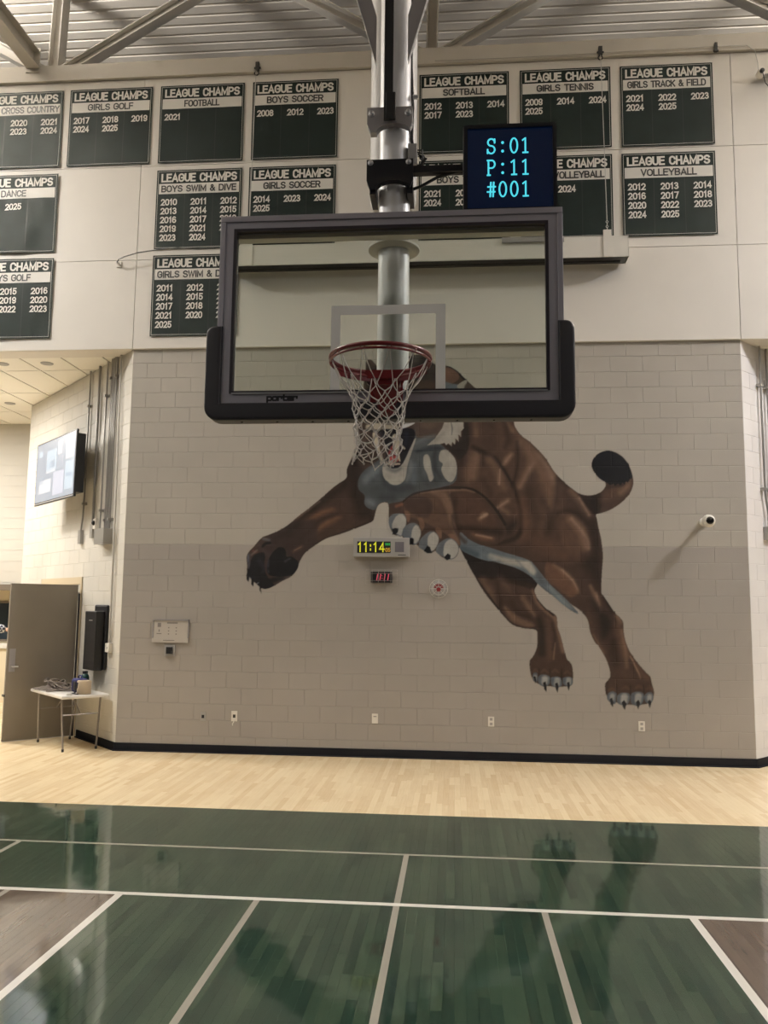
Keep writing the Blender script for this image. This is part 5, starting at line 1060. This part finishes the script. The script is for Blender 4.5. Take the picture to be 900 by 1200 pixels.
# ------------------------------------------------------------------ projection screen case
pj = thing('screen_case', 'long white projection screen case hanging high behind the backboard', 'projection screen', (3.9, 10.3, 6.28))
cx0, cx1, cy0, cy1, cz0, cz1 = 1.36, 6.505, 10.19, 10.41, 6.284, 6.566
b = MB().box(cx0, cx1, cy0, cy0+.004, cz0, cz1).box(cx0, cx1, cy1-.004, cy1, cz0, cz1).box(cx0, cx1, cy0, cy1, cz1-.004, cz1).box(cx0, cx1, cy0, cy0+.006, cz0, cz0+.004)
b.build('case', M['white'], pj)
MB().box(cx0+.02, cx1-.02, cy0+.0065, cy1-.0045, cz0+.002, cz0+.02).build('slot', M['black'], pj)
MB().tube([(cx0+.08, 10.32, cz0-.004), (cx1-.08, 10.32, cz0-.004)], .008, 8).build('bottom_bar', M['black'], pj)
MB().box(cx0-.004, cx0, cy0-.003, cy1+.003, cz0-.006, cz1+.004).build('end_cap', M['white'], pj); MB().box(cx1, cx1+.004, cy0-.003, cy1+.003, cz0-.006, cz1+.004).build('end_cap', M['white'], pj)
for x in (1.62, 6.245):
    MB().box(x-.05, x+.05, cy0-.016, cy0, cz0, cz1+.075).build('hanger', M['white'], pj)
    b = MB()
    for k in range(4): b.ring((x, cy0-.01, cz1+.085+k*.032), .014, .0035, 10, 5, 'y' if k % 2 else 'x')
    b.tube([(x, cy0-.01, cz1+.20), (x-.01, 10.33, 9.13)], .0045, 6); b.build('suspension_cable', M['white_steel'], pj)
    b = MB().ring((x-.01, 10.36, 9.11), .028, .008, 14, 6, 'y').box(x-.03, x+.02, 10.36, 10.40, 9.16, 9.28).box(x-.05, x+.04, 10.37, 10.385, 9.19, 9.21); b.build('beam_hook', M['black'], pj)
MB().box(4.92, 5.70, cy0-.03, cy0, cz1-.065, cz1-.0).build('label_plate', M['brace'], pj)
# ------------------------------------------------------------------ things on the beige wall
def clock_box():
    t = thing('digital_clock', 'long grey wall clock with yellow digits reading 11:14', 'clock', (3.395, D-.05, 2.485))
    x0, x1, z0, z1 = 3.04, 3.752, 2.49, 2.735; y = D-.075
    MB().box(x0, x1, y, D-.002, z0, z1, bev=.006).build('case', M['greyp'], t)
    wn = MB().box(x0+.05, x0+.475, y-.004, y, z0+.05, z1-.05).build('window', M['black'], t)
    b = MB(); put(b, '11:14', x0+.055, x0+.40, z0+.058, z1-.058, y-.006, bold=.13, gap=.5); flat(b, 'digits', M['yellow'], wn, 'yellow digits 11:14')
    b = MB(); put(b, '05', x0+.408, x0+.472, z0+.062, z0+.115, y-.006, bold=.16); flat(b, 'seconds', M['orange_led'], wn, 'small orange 05')
    b = MB()
    for k in range(3): b.box(x0+.408+k*.022, x0+.424+k*.022, y-.006, y-.004, z0+.145, z0+.175)
    b.build('indicator', M['green_led'], wn)
    MB().box(x0+.53, x0+.645, y-.004, y, z0+.062, z1-.055).build('grille', mat('grille_grey', (.13, .12, .14), .6), t)
    b = MB(); b.box(x0+.57, x0+.67, y-.002, y, z0+.022, z0+.030); b.build('nameplate', M['black'], t)
clock_box()
def clock_small():
    t = thing('caged_clock', 'small black clock with red digits behind a wire guard', 'clock', (3.395, D-.04, 2.15))
    MB().box(3.265, 3.535, D-.05, D-.002, 2.165, 2.305, bev=.004).build('case', M['black'], t)
    b = MB()
    for x in (3.335, 3.375, 3.43, 3.475): b.add([(x, D-.0535, 2.197), (x+.011, D-.0535, 2.197), (x+.023, D-.0535, 2.275), (x+.012, D-.0535, 2.275)], [(0, 1, 2, 3)])
    for z in (2.215, 2.248): b.add([(3.405, D-.0535, z), (3.413, D-.0535, z), (3.413, D-.0535, z+.009), (3.405, D-.0535, z+.009)], [(0, 1, 2, 3)])
    flat(b, 'digits', M['red_led'], t, 'red digits 11:11')
    b = MB(); y = D-.075
    for x in np.linspace(3.205, 3.60, 6): b.tube([(x, D-.003, 2.325), (x, y, 2.325), (x, y, 2.14), (x, D-.003, 2.14)], .0022, 5)
    for z in (2.325, 2.28, 2.19, 2.14): b.tube([(3.205, D-.003, z), (3.205, y, z), (3.60, y, z), (3.60, D-.003, z)], .0022, 5)
    b.build('wire_guard', M['wire'], t)
clock_small()
al_ = thing('round_alarm', 'round white alarm disc with red centre right of the clocks', 'alarm', (4.123, D-.02, 2.095))
MB().lathe((4.123, D, 2.095), [(.102, -.002), (.102, -.022), (.085, -.03), (.03, -.032)], 28, 'y').build('disc', M['greyp'], al_, smooth=40)
b = MB()
for k in range(9):
    a = math.radians(20+k*17.5); b.box(-.006, .006, -.034, -.031, .035, .062, Matrix.Translation((4.123, D, 2.095)) @ Matrix.Rotation(a-PI/2, 4, 'Y'))
b.lathe((4.123, D, 2.085), [(.028, -.033), (.028, -.036), (.01, -.038)], 14, 'y'); b.build('red_mark', M['redprint'], al_)
b = MB()
for R in (.115, .075): b.ring((4.123, D-.045, 2.095), R, .002, 24, 5, 'y')
for k in range(8): a = k*PI/4; b.tube([(4.123+.118*math.cos(a), D-.003, 2.095+.118*math.sin(a)), (4.123+.115*math.cos(a), D-.045, 2.095+.115*math.sin(a)), (4.123+.03*math.cos(a), D-.05, 2.095+.03*math.sin(a))], .0018, 5)
b.build('wire_guard', M['white'], al_)
# security camera
sc_ = thing('security_camera', 'white ball camera with dark lens on the wall by the cat tail', 'camera', (7.39, D, 2.94))
MB().lathe((7.40, D, 2.95), [(.055, -.002), (.055, -.02), (.03, -.03)], 20, 'y').build('base', M['white'], sc_, smooth=40)
MB().cyl((7.40, D-.03, 2.95), (7.395, D-.17, 2.945), .028, 14).build('arm', M['white'], sc_, smooth=40)
b = MB().lathe((7.39, D-.24, 2.94), [(.078*math.sin(a), -.078*math.cos(a)) for a in np.linspace(.62, PI-.05, 12)], 24, 'y'); b.build('ball', M['white'], sc_, smooth=50)
MB().lathe((7.39, D-.24, 2.94), [(.047, -.0615), (.044, -.068), (.03, -.075), (.012, -.079), (.002, -.08)], 20, 'y').build('lens', mat('dark_lens', (.006, .006, .007), .15), sc_, smooth=50)
# framed notice and call button
nt_ = thing('notice_frame', 'framed white notice on the beige wall near the left corner', 'notice', (.675, D, 1.38))
b = MB(); x0, x1, z0, z1 = .435, .915, 1.375, 1.67
for (a, b_, c, d) in ((x0, x1, z1-.016, z1), (x0, x1, z0, z0+.012), (x0, x0+.014, z0, z1), (x1-.014, x1, z0, z1)): b.box(a, b_, D-.022, D-.002, c, d)
b.build('frame', M['brace'], nt_)
pp = MB().box(x0+.012, x1-.012, D-.012, D-.003, z0+.01, z1-.014).build('sheet', M['paper'], nt_)
MB().box(x0, x1, D-.026, D-.012, z0, z0+.055).build('ledge', M['paper'], nt_)
b = MB()
b.box(x0+.19, x0+.33, D-.0135, D-.012, z1-.055, z1-.037)
for r in range(3):
    for c in range(2): b.box(x0+.205+c*.10, x0+.222+c*.10, D-.0135, D-.012, z1-.115-r*.04, z1-.10-r*.04)
b.box(x0+.065, x0+.11, D-.0135, D-.012, z1-.10, z1-.045); b.box(x0+.08, x0+.095, D-.0135, D-.012, z1-.16, z1-.13); b.box(x0+.055, x0+.12, D-.0135, D-.012, z1-.19, z1-.178)
b.box(x0+.15, x0+.30, D-.0275, D-.026, z0+.022, z0+.032); b.build('print', M['greyprint'], pp)
cbx = thing('call_button', 'small grey wall box with black centre below the framed notice', 'button', (.67, D, 1.205))
MB().box(.602, .742, D-.018, D-.002, 1.20, 1.345, bev=.004).build('plate', M['greyp'], cbx); MB().box(.632, .712, D-.04, D-.018, 1.232, 1.318, bev=.004).build('button', M['black'], cbx)
# outlets
def outlet(x, z, label, w=.076, h=.12, kind='duplex', m='white'):
    t = thing('wall_outlet', label, 'outlet', (x, D, z-h/2), 'outlets low on the beige wall'); MB().box(x-w/2, x+w/2, D-.009, D-.002, z-h/2, z+h/2, bev=.002).build('cover', M[m], t)
    if kind == 'duplex':
        for s in (-1, 1): MB().box(x-.017, x+.017, D-.0105, D-.009, z+s*.028-.016, z+s*.028+.016).build('socket', M['greyp'], t)
    elif kind == 'jack': MB().box(x-.016, x+.016, D-.014, D-.009, z-.02, z+.02).build('jack', M['black'], t)
    elif kind == 'blank': MB().box(x-.02, x+.02, D-.0105, D-.009, z+.018, z+.032).build('jack', M['greyp'], t)
    return t
outlet(1.14, .452, 'small grey data jack, leftmost on the beige wall', .07, .11, 'jack', 'greyp')
t = outlet(1.545, .465, 'white outlet with a short dangling cord, second from the left corner', .078, .13, 'jack')
MB().tube([(1.545, D-.02, .44), (1.55, D-.045, .40), (1.535, D-.05, .37), (1.54, D-.045, .355)], .007, 6).build('cord', M['white'], t)
outlet(3.335, .475, 'plain white cover plate low on the wall below the two clocks', kind='blank'); outlet(4.775, .47, 'white duplex outlet below the cat hind leg, between the two paws'); outlet(6.59, .455, 'white duplex outlet below the cat right hind paw, rightmost')
# wall cable and its hook, upper left
cb2 = thing('wall_cable', 'thin black cable sagging from a wall hook toward the backboard', 'cable', (-.24, D-.05, 6.45))
MB().box(-.275, -.205, D-.05, D-.036, 6.42, 6.50).cyl((-.24, D-.12, 6.46), (-.24, D-.05, 6.46), .014, 8).build('hook_plate', M['white'], cb2)
b = MB().tube([(-.24, D-.12, 6.455), (-.215, D-.13, 6.49), (-.13, D-.15, 6.52), (.05, D-.16, 6.565), (.2, D-.16, 6.585), (.52, D-.15, 6.62), (.62, D-.15, 6.625), (.9, D-.15, 6.60), (1.1, D-.15, 6.60), (1.4, D-.15, 6.62), (1.6, D-.14, 6.60)], .0085, 6); b.build('cord', M['black'], cb2)
# wiring at the upper right
wr_ = thing('roof_wiring', 'black wiring and white lamp bodies at the upper right corner', 'wiring', (8.25, D-.06, 8.8))
MB().tube([(4.05, 10.385, 9.19), (5.2, 10.385, 9.185), (6.2, 10.385, 9.195), (7.2, 10.385, 9.21), (7.9, 10.385, 9.215), (8.12, 10.385, 9.21), (8.22, 10.38, 9.12), (8.25, 10.38, 8.95), (8.25, 10.38, 8.82)], .006, 6).build('conduit', M['conduit'], wr_)
for x in (7.72,): MB().box(x-.015, x+.02, 10.35, 10.39, 9.13, 9.25).box(x-.03, x+.035, 10.36, 10.38, 9.13, 9.15).build('clip', M['black'], wr_)
for x, z in ((8.26, 8.775), (8.42, 8.78)):
    MB().lathe((x, 10.38, z), [(.05, 0), (.05, -.06), (.03, -.09)], 16, 'y').build('lamp_body', M['white'], wr_, smooth=40); MB().lathe((x, 10.29, z), [(.028, 0), (.028, -.03), (.018, -.04)], 12, 'y').build('plug', M['black'], wr_)
MB().cyl((8.26, 10.40, 8.78), (8.9, 10.40, 8.80), .03, 12).build('bar', M['greyp'], wr_)
MB().tube([(8.26, 10.27, 8.76), (8.29, 10.27, 8.60), (8.38, 10.27, 8.48), (8.5, 10.27, 8.43), (8.7, 10.27, 8.42)], .006, 6).tube([(8.42, 10.27, 8.76), (8.39, 10.27, 8.68), (8.36, 10.27, 8.52)], .005, 6).build('loop', M['black'], wr_)
# ------------------------------------------------------------------ splayed left wall: screen, conduits, speaker, switch
def lbox(b, a0, a1, o0, o1, z0, z1, bev=0): return b.box(a0, a1, -o1, -o0, z0, z1, ML, bev)
tv = thing('television', 'large wall mounted television showing a pale picture grid', 'television', (-1.5, 11.6, 3.34))
lbox(MB(), .944, 2.634, .335, .365, 3.335, 4.285, .004).build('bezel', M['black'], tv)
sp = lbox(MB(), .975, 2.605, .3655, .368, 3.375, 4.262).build('screen', mat('tv_background', (.05, .05, .06), .3, emis=(.66, .72, .80), estr=1.1), tv)
lbox(MB(), .96, 2.62, .366, .370, 3.345, 3.362).build('chin', M['silver'], tv)
lbox(MB(), .985, 2.55, .215, .335, 3.40, 4.24, .01).build('back_shell', M['black'], tv)
lbox(MB(), 1.60, 2.1, 0, .03, 3.55, 4.1).build('wall_plate', M['black'], tv); lbox(lbox(MB(), 1.62, 1.70, .03, .215, 3.7, 3.95), 1.95, 2.03, .03, .215, 3.7, 3.95).build('mount_arm', M['black'], tv)
TVC = {'w': mat('tv_white', (.1, .1, .1), .3, emis=(.93, .96, 1.0), estr=1.3), 'b': mat('tv_blue', (.1, .1, .1), .3, emis=(.72, .86, .98), estr=1.3), 'l': mat('tv_lilac', (.1, .1, .1), .3, emis=(.80, .82, .95), estr=1.3), 'g': mat('tv_grey', (.1, .1, .1), .3, emis=(.50, .56, .66), estr=1.3)}
for (u0, u1, v0, v1, k) in ((.46, .72, .50, .84, 'b'), (.32, .43, .72, .95, 'w'), (.27, .44, .48, .70, 'g'), (.25, .52, .06, .44, 'l'), (.02, .22, .10, .55, 'b'), (.03, .22, .60, .92, 'w'), (.84, .94, .78, .88, 'b'), (.58, .90, .14, .36, 'w'), (.50, .62, .54, .66, 'g'), (.48, .72, .46, .52, 'w'), (.78, .9, .3, .42, 'g'), (.05, .2, .3, .36, 'g')):
    lbox(MB(), .975+1.63*u0, .975+1.63*u1, .3682, .3692, 3.375+.887*v0, 3.375+.887*v1).build('picture_tile', TVC[k], sp)
def conduit(pts, r, label, m='conduit', straps=(), box=None):
    t = thing('conduit', label, 'conduit', tuple(ML @ Vector((pts[-1][0], -pts[-1][1], pts[-1][2]))), 'conduits on the splayed left wall')
    MB().tube([(a, -o, z) for a, o, z in pts], r, 10, ML).build('pipe', M[m], t, smooth=60)
    for a, z in straps: lbox(MB(), a-.05, a+.05, 0, .012, z-.02, z+.02).build('strap', M['conduit'], t); lbox(MB(), a-r-.006, a+r+.006, .012, 2*r+.035, z-.018, z+.018, .003).build('clip', M['conduit'], t)
    if box: lbox(MB(), *box, .004).build('box', M['conduit'], t)
a_ = lambda s: s*1.4142
conduit([(a_(1.03), .03, 5.28), (a_(1.03), .03, 3.45), (a_(1.04), .03, 3.1), (a_(1.08), .03, 2.9)], .013, 'thin steel conduit passing behind the television edge, farthest left', straps=((a_(1.03), 4.75), (a_(1.03), 3.3)), box=(a_(1.05), a_(1.12), 0, .05, 2.72, 2.92))
conduit([(a_(.775), .03, 5.28), (a_(.76), .03, 3.1), (a_(.76), .03, 2.95)], .018, 'steel conduit just right of the television ending above a small camera', box=(a_(.73), a_(.80), 0, .05, 2.78, 2.98))
conduit([(a_(.565), .03, 5.28), (a_(.56), .03, 3.25), (a_(.57), .03, 2.75)], .013, 'thin steel conduit left of the bundle of pipes', straps=((a_(.565), 4.78), (a_(.56), 3.15)))
for k, (s, lab) in enumerate(((.445, 'first pipe from the left'), (.405, 'second pipe from the left'), (.365, 'third pipe from the left'), (.325, 'rightmost pipe'))):
    conduit([(a_(s), .03, 5.28), (a_(s), .03, 2.86)], .014, f'steel conduit in the bundle above the grey box, {lab}', straps=((a_(s), 5.0), (a_(s), 3.0)) if k in (0, 3) else ())
conduit([(a_(.235), .03, 5.28), (a_(.20), .03, 3.2), (a_(.19), .03, 1.34)], .014, 'long pale painted conduit running down to the white switch box', m='conduit_l')
jb = thing('junction_box', 'grey steel junction box under the pipe bundle', 'box', tuple(ML @ Vector((.55, 0, 2.67)))); lbox(MB(), .42, .74, 0, .12, 2.665, 2.875, .004).build('body', M['conduit'], jb); lbox(MB(), .415, .745, .12, .126, 2.66, 2.88).build('cover', M['conduit'], jb)
wb_ = thing('white_box', 'white wall box beside the grey junction box', 'box', tuple(ML @ Vector((.8, 0, 2.7)))); lbox(MB(), .78, .86, 0, .06, 2.70, 2.88, .006).build('body', M['white'], wb_)
dc = thing('dome_sensor', 'small white sensor with dark eye below the second conduit', 'sensor', tuple(ML @ Vector((1.02, 0, 2.98))))
lbox(MB(), .93, 1.03, 0, .05, 2.90, 3.05, .01).build('body', M['white'], dc); MB().lathe((.98, -.05, 2.985), [(.035, 0), (.03, -.02), (.012, -.032)], 16, 'y', ML).build('eye', M['black'], dc)
sw_ = thing('switch_box', 'white surface switch box at the foot of the pale conduit', 'switch', tuple(ML @ Vector((.33, 0, 1.22)))); lbox(MB(), .225, .35, 0, .055, 1.225, 1.345, .006).build('body', M['white'], sw_); lbox(MB(), .27, .30, .055, .068, 1.27, 1.30).build('rocker', M['white'], sw_)
# black loudspeaker-like cabinet
ca_ = thing('wall_cabinet', 'tall black cabinet on the splayed wall above the folding table', 'cabinet', tuple(ML @ Vector((.65, 0, .97))))
lbox(MB(), .38, .84, .0, .035, .985, 1.845, .02).build('back_plate', M['black'], ca_)
bd = lbox(MB(), .45, .86, .035, .15, .975, 1.76, .012).build('body', M['black'], ca_)
lbox(MB(), .58, .70, .1505, .152, 1.63, 1.645).build('nameplate', M['silver'], bd)
lbox(lbox(lbox(MB(), .86, 1.02, .02, .06, 1.66, 1.685), .86, 1.02, .02, .06, 1.56, 1.585), .86, 1.02, .02, .06, 1.48, 1.505).build('side_bracket', M['black'], ca_)
lbox(MB(), .47, .82, .1502, .1512, 1.05, 1.10).build('seam', M['pad'], bd)
# doorway in the splayed wall and its open leaf
dw = MB(); lbox(dw, 1.43, 1.49, -.12, .012, 0, 2.14); lbox(dw, 3.14, 3.2, -.12, .012, 0, 2.14); lbox(dw, 1.43, 3.2, -.12, .012, 2.14, 2.24)
dw = dw.build('door_1', M['tan']); tag(dw, 'tan steel frame of the doorway in the splayed wall', kind='structure')
HX = 1.46
lf = thing('door_leaf', 'wide taupe metal door standing open at the left edge', 'door', tuple(ML @ Vector((HX, -.02, 0))))
b = MB().box(HX, HX+.045, -.96, -.045, .012, 2.125, ML, .003); b.build('panel', M['door'], lf)
o = MB().box(HX-.004, HX, -.93, -.85, .93, 1.24, ML, .001).build('lock_plate', M['brace'], lf); MB().tube([(HX-.004, -.89, 1.0), (HX-.04, -.89, 1.0), (HX-.045, -.86, 1.0), (HX-.045, -.82, 1.0)], .011, 8, ML).build('lever', M['silver'], lf)
for z in (.25, 1.1, 1.9): MB().cyl((HX-.006, -.035, z), (HX-.006, -.035, z+.12), .012, 10, ML).build('hinge', M['conduit'], lf)
MB().box(HX+.006, HX+.040, -.95, -.05, .004, .012, ML).build('bottom_sweep', M['silver'], lf)
MB().box(HX-.07, HX-.05, -.06, -.035, .01, 2.0, ML).build('edge_astragal', M['black'], lf)
MB().box(HX-.02, HX+.07, -.975, -.962, .60, .63, ML).build('latch_bolt', M['black'], lf)
# lobby doorway far behind
fd = MB().box(-5.73, -3.93, 14.90, 15.2, 2.09, 2.20).box(-3.985, -3.93, 14.90, 15.2, 0, 2.09).box(-5.73, -5.68, 14.90, 15.2, 0, 2.09).build('door_2', M['door_frame']); tag(fd, 'brown frame of the far lobby doorway at the left edge', kind='structure')
rm = MB().box(-6.5, -3.0, 15.55, 15.62, 0, 2.6).box(-3.9, -3.8, 15.2, 15.55, 0, 2.6).box(-6.5, -6.4, 15.2, 15.55, 0, 2.6).box(-6.5, -3.8, 15.2, 15.62, 2.5, 2.6).build('wall_beyond', M['cream']); tag(rm, 'cream wall of the room beyond the far doorway', kind='structure')
wn = MB().box(-5.3, -4.20, 15.53, 15.548, 1.15, 1.85).build('window_1', M['win']); tag(wn, 'dark window in the far cream wall behind the plaid sleeve', kind='structure')
MB().box(-5.34, -4.16, 15.52, 15.54, 1.85, 1.88).box(-5.34, -4.16, 15.52, 15.54, 1.12, 1.15).box(-4.20, -4.16, 15.52, 15.54, 1.12, 1.88).build('window_frame', M['door_frame'], wn)
ct = thing('counter', 'pale counter ledge in the far room at the left edge', 'counter', (-4.8, 15.4, 0)); MB().box(-6.3, -3.9, 15.35, 15.55, .98, 1.07, bev=.01).build('top', M['white'], ct); MB().box(-6.3, -3.9, 15.40, 15.55, 0, .98).build('front_panel', M['cream'], ct)
# ------------------------------------------------------------------ folding table and what lies on it
tb = thing('folding_table', 'small white folding table in front of the open door', 'table', tuple(ML @ Vector((.76, -.34, 0))))
lbox(MB(), .13, 1.36, .05, .66, .665, .705, .012).build('table_top', M['tabletop'], tb)
legs = [((.30, .10), (.27, .14)), ((.30, .60), (.27, .565)), ((1.18, .10), (1.22, .14)), ((1.18, .60), (1.22, .565))]
for (ta, to), (fa, fo) in legs:
    o = MB().tube([(ta, -to, .665), (fa, -fo, .03)], .0125, 10, ML).build('leg', M['leg'], tb, smooth=60); MB().cyl((fa, -fo, 0), (fa, -fo, .035), .016, 10, ML).build('foot', M['black'], o)
for a in (.286, 1.20): MB().tube([(a, -.12, .45), (a, -.58, .45)], .010, 8, ML).build('crossbar', M['leg'], tb)
MB().tube([(.286, -.35, .45), (.55, -.35, .60), (.75, -.35, .655)], .008, 8, ML).build('stay', M['leg'], tb); MB().tube([(1.20, -.35, .45), (.95, -.35, .60), (.78, -.35, .655)], .008, 8, ML).build('stay', M['leg'], tb)
# crumpled cloth: displaced sheet plus folds
def heap():
    b = MB(); n = 26; V = []
    for j in range(n+1):
        for i in range(n+1):
            u = i/n*2-1; v = j/n*2-1; r = math.hypot(u, v); a = 1.08+.33*u+.04*math.sin(5*v); o = .42+.22*v+.03*math.sin(4*u)
            z = .708+max(0, 1-r)*.036*(1.2+math.sin(9*u+3*v)+.6*math.sin(14*v-5*u))+.006*abs(math.sin(11*u))
            V.append((min(a, 1.39), -o, z))
    b.add(V, [(j*(n+1)+i, j*(n+1)+i+1, (j+1)*(n+1)+i+1, (j+1)*(n+1)+i) for j in range(n) for i in range(n)], ML); return b
cl = thing('crumpled_cloth', 'grey crumpled cloth and cables heaped on the folding table', 'cloth', tuple(ML @ Vector((1.0, -.42, .706)))); heap().build('fabric', M['cloth'], cl, smooth=80)
b = MB()
for k in range(6):
    a0 = .85+.08*k; b.tube([(a0+.12*math.cos(t)*(1+.1*k), -(.40+.10*math.sin(t)), .735+.055*math.sin(t*1.0+k)**2+.010*k) for t in np.linspace(0, 5.2, 14)], .009, 6, ML)
b.build('cable_coil', M['cloth'], cl, smooth=60)
bg = thing('lunch_bag', 'small navy blue bag standing on the folding table', 'bag', tuple(ML @ Vector((.63, -.25, .706))))
MB().box(.40, .62, -.38, -.22, .707, .885, ML, .03).build('body', M['navy'], bg, smooth=60); MB().tube([(.44, -.30, .875), (.47, -.30, .92), (.55, -.30, .92), (.59, -.30, .875)], .010, 8, ML).build('handle', M['navy'], bg); MB().box(.42, .51, -.395, -.38, .74, .85, ML, .006).build('pocket', M['black'], bg)
bt = thing('water_bottle', 'dark teal bottle lying behind the crumpled cloth', 'bottle', tuple(ML @ Vector((.95, -.2, .706))))
MB().lathe((.72, -.16, .707), [(.05, 0), (.054, .01), (.054, .17), (.045, .20), (.03, .215)], 20, M=ML).build('body', M['bottle'], bt, smooth=50); MB().lathe((.72, -.16, .925), [(.034, 0), (.036, .03), (.03, .035)], 16, M=ML).build('cap', M['black'], bt)
rl = thing('paper_roll', 'tan paper roll standing at the right end of the table', 'roll', tuple(ML @ Vector((.40, -.34, .706))))
prof = [(.028, 0), (.098, 0), (.098, .195), (.028, .195)]
MB().lathe((.25, -.34, .707), [(.085, 0), (.088, .004), (.088, .165), (.084, .17), (.03, .171), (.028, .13)], 28, M=ML).build('roll', M['roll'], rl, smooth=40)
lt = thing('lanyard_strap', 'dark strap curled beside the tan paper roll', 'strap', tuple(ML @ Vector((.28, -.5, .706)))); MB().tube([(.20, -.445, .86), (.19, -.455, .80), (.22, -.47, .73), (.29, -.50, .716), (.34, -.48, .715), (.28, -.46, .716), (.18, -.44, .716)], .008, 6, ML).build('band', M['black'], lt)
kb = thing('tape_ball', 'small white tape roll at the table corner', 'tape', tuple(ML @ Vector((.2, -.3, .706)))); MB().lathe((.19, -.55, .707), [(.032, 0), (.034, .004), (.034, .022), (.032, .025)], 16, M=ML).build('ring', M['white'], kb)
# ------------------------------------------------------------------ right splayed wall conduits
for k, (s, zz, r, lab) in enumerate(((.29, 2.80, .014, 'steel conduit with a dog leg, nearest the corner of the right wall'), (.42, 2.9, .014, 'second steel conduit from the corner on the right wall'), (.50, 2.0, .03, 'thick steel pipe on the right splayed wall'))):
    t = thing('conduit', lab, 'conduit', tuple(MR @ Vector((a_(s), 0, zz))), 'conduits on the splayed right wall')
    MB().tube([(a_(s), -.03-r, 5.27), (a_(s), -.03-r, 3.35), (a_(s)+(.06 if k == 0 else 0), -.03-r, 3.1), (a_(s)+(.06 if k == 0 else 0), -.03-r, zz)], r, 10, MR).build('pipe', M['conduit'], t, smooth=60)
    for z in (4.75, 3.4): MB().box(a_(s)-.04, a_(s)+.04, -.05-r, 0, z-.018, z+.018, MR, .003).build('clip', M['conduit'], t)
    if k == 0: MB().box(a_(s)+.0, a_(s)+.12, -.06, 0, 2.75, 2.92, MR, .004).build('box', M['conduit'], t)
# ------------------------------------------------------------------ person at the far left, elbow raised into the frame
def person():
    x, y = -3.62, 13.0
    J = {'hip': (0, 0, .98, .125), 'waist': (0, 0, 1.12, .14), 'chest': (0, 0, 1.32, .165), 'neckb': (0, 0, 1.47, .075), 'neck': (0, -.01, 1.54, .055),
      'shL': (-.19, 0, 1.43, .07), 'elL': (-.25, .02, 1.15, .05), 'wrL': (-.24, -.10, .93, .035), 'shR': (.20, 0, 1.43, .085), 'elR': (.60, -.06, 1.44, .082), 'wrR': (.70, -.06, 1.425, .05),
      'hpL': (-.09, 0, .86, .085), 'knL': (-.11, -.02, .50, .07), 'anL': (-.12, .01, .09, .045), 'toL': (-.13, -.16, .04, .04), 'hpR': (.09, 0, .86, .085), 'knR': (.11, -.02, .50, .07), 'anR': (.12, .01, .09, .045), 'toR': (.13, -.16, .04, .04)}
    def skin(name, names, edges, m, par, root):
        me = bpy.data.meshes.new(name); me.from_pydata([(x+J[n][0], y+J[n][1], J[n][2]) for n in names], [(names.index(a), names.index(b)) for a, b in edges], [])
        o = bpy.data.objects.new(name, me); COL.objects.link(o); md = o.modifiers.new('s', 'SKIN'); me.skin_vertices[0]
        for i, n in enumerate(names): me.skin_vertices[0].data[i].radius = (J[n][3], J[n][3]); me.skin_vertices[0].data[i].use_root = n == root
        s = o.modifiers.new('u', 'SUBSURF'); s.levels = 2; s.render_levels = 2; bpy.context.view_layer.update()
        m2 = bpy.data.meshes.new_from_object(o.evaluated_get(bpy.context.evaluated_depsgraph_get())); bpy.data.objects.remove(o); m2.materials.clear(); m2.materials.append(m); m2.shade_smooth()
        return link(name, m2, None, par)
    t = thing('person', 'person in a dark and white checked shirt reaching in at the left edge', 'person', (x, y, 0))
    skin('shirt', ['hip', 'waist', 'chest', 'neckb', 'shL', 'elL', 'wrL', 'shR', 'elR', 'wrR'], [('hip', 'waist'), ('waist', 'chest'), ('chest', 'neckb'), ('chest', 'shL'), ('shL', 'elL'), ('elL', 'wrL'), ('chest', 'shR'), ('shR', 'elR'), ('elR', 'wrR')], M['plaid'], t, 'hip')
    skin('trousers', ['hip', 'hpL', 'knL', 'anL', 'toL', 'hpR', 'knR', 'anR', 'toR'], [('hip', 'hpL'), ('hpL', 'knL'), ('knL', 'anL'), ('anL', 'toL'), ('hip', 'hpR'), ('hpR', 'knR'), ('knR', 'anR'), ('anR', 'toR')], M['trousers'], t, 'hip')
    MB().lathe((x, y-.01, 1.52), [(.05, -.04), (.052, .03), (.06, .05), (.082, .09), (.092, .14), (.09, .19), (.07, .235), (.03, .255)], 20).build('head', M['skin'], t, smooth=80)
    MB().lathe((x, y+.012, 1.60), [(.085, 0), (.098, .05), (.099, .10), (.085, .15), (.05, .18), (.01, .19)], 20).build('hair', M['hair'], t, smooth=80)
    for s, jn in ((-1, 'wrL'), (1, 'wrR')):
        j = J[jn]; b = MB(); c = Vector((x+j[0], y+j[1], j[2])); d = Vector((0, -.2, -1)).normalized() if s < 0 else Vector((1, 0, -.1)).normalized(); e = Vector((0, 1, 0)) if s > 0 else Vector((1, 0, 0))
        b.tube([c, c+d*.04, c+d*.09, c+d*.10], [.026, .036, .036, .02], 10)
        for k in range(4): q = c+d*.085+e*(k-1.5)*.018; b.tube([q, q+d*.04, q+d*(.065+.008*(1.5-abs(k-1.5)))+e.cross(d)*.012], [.0095, .009, .007], 8)
        q = c+d*.03+e*(.03*s); b.tube([q, q+(d*.5+e*s*.6).normalized()*.04, q+(d*.9+e*s*.4).normalized()*.065], [.011, .010, .008], 8); b.build('hand', M['skin'], t, smooth=80)
person()
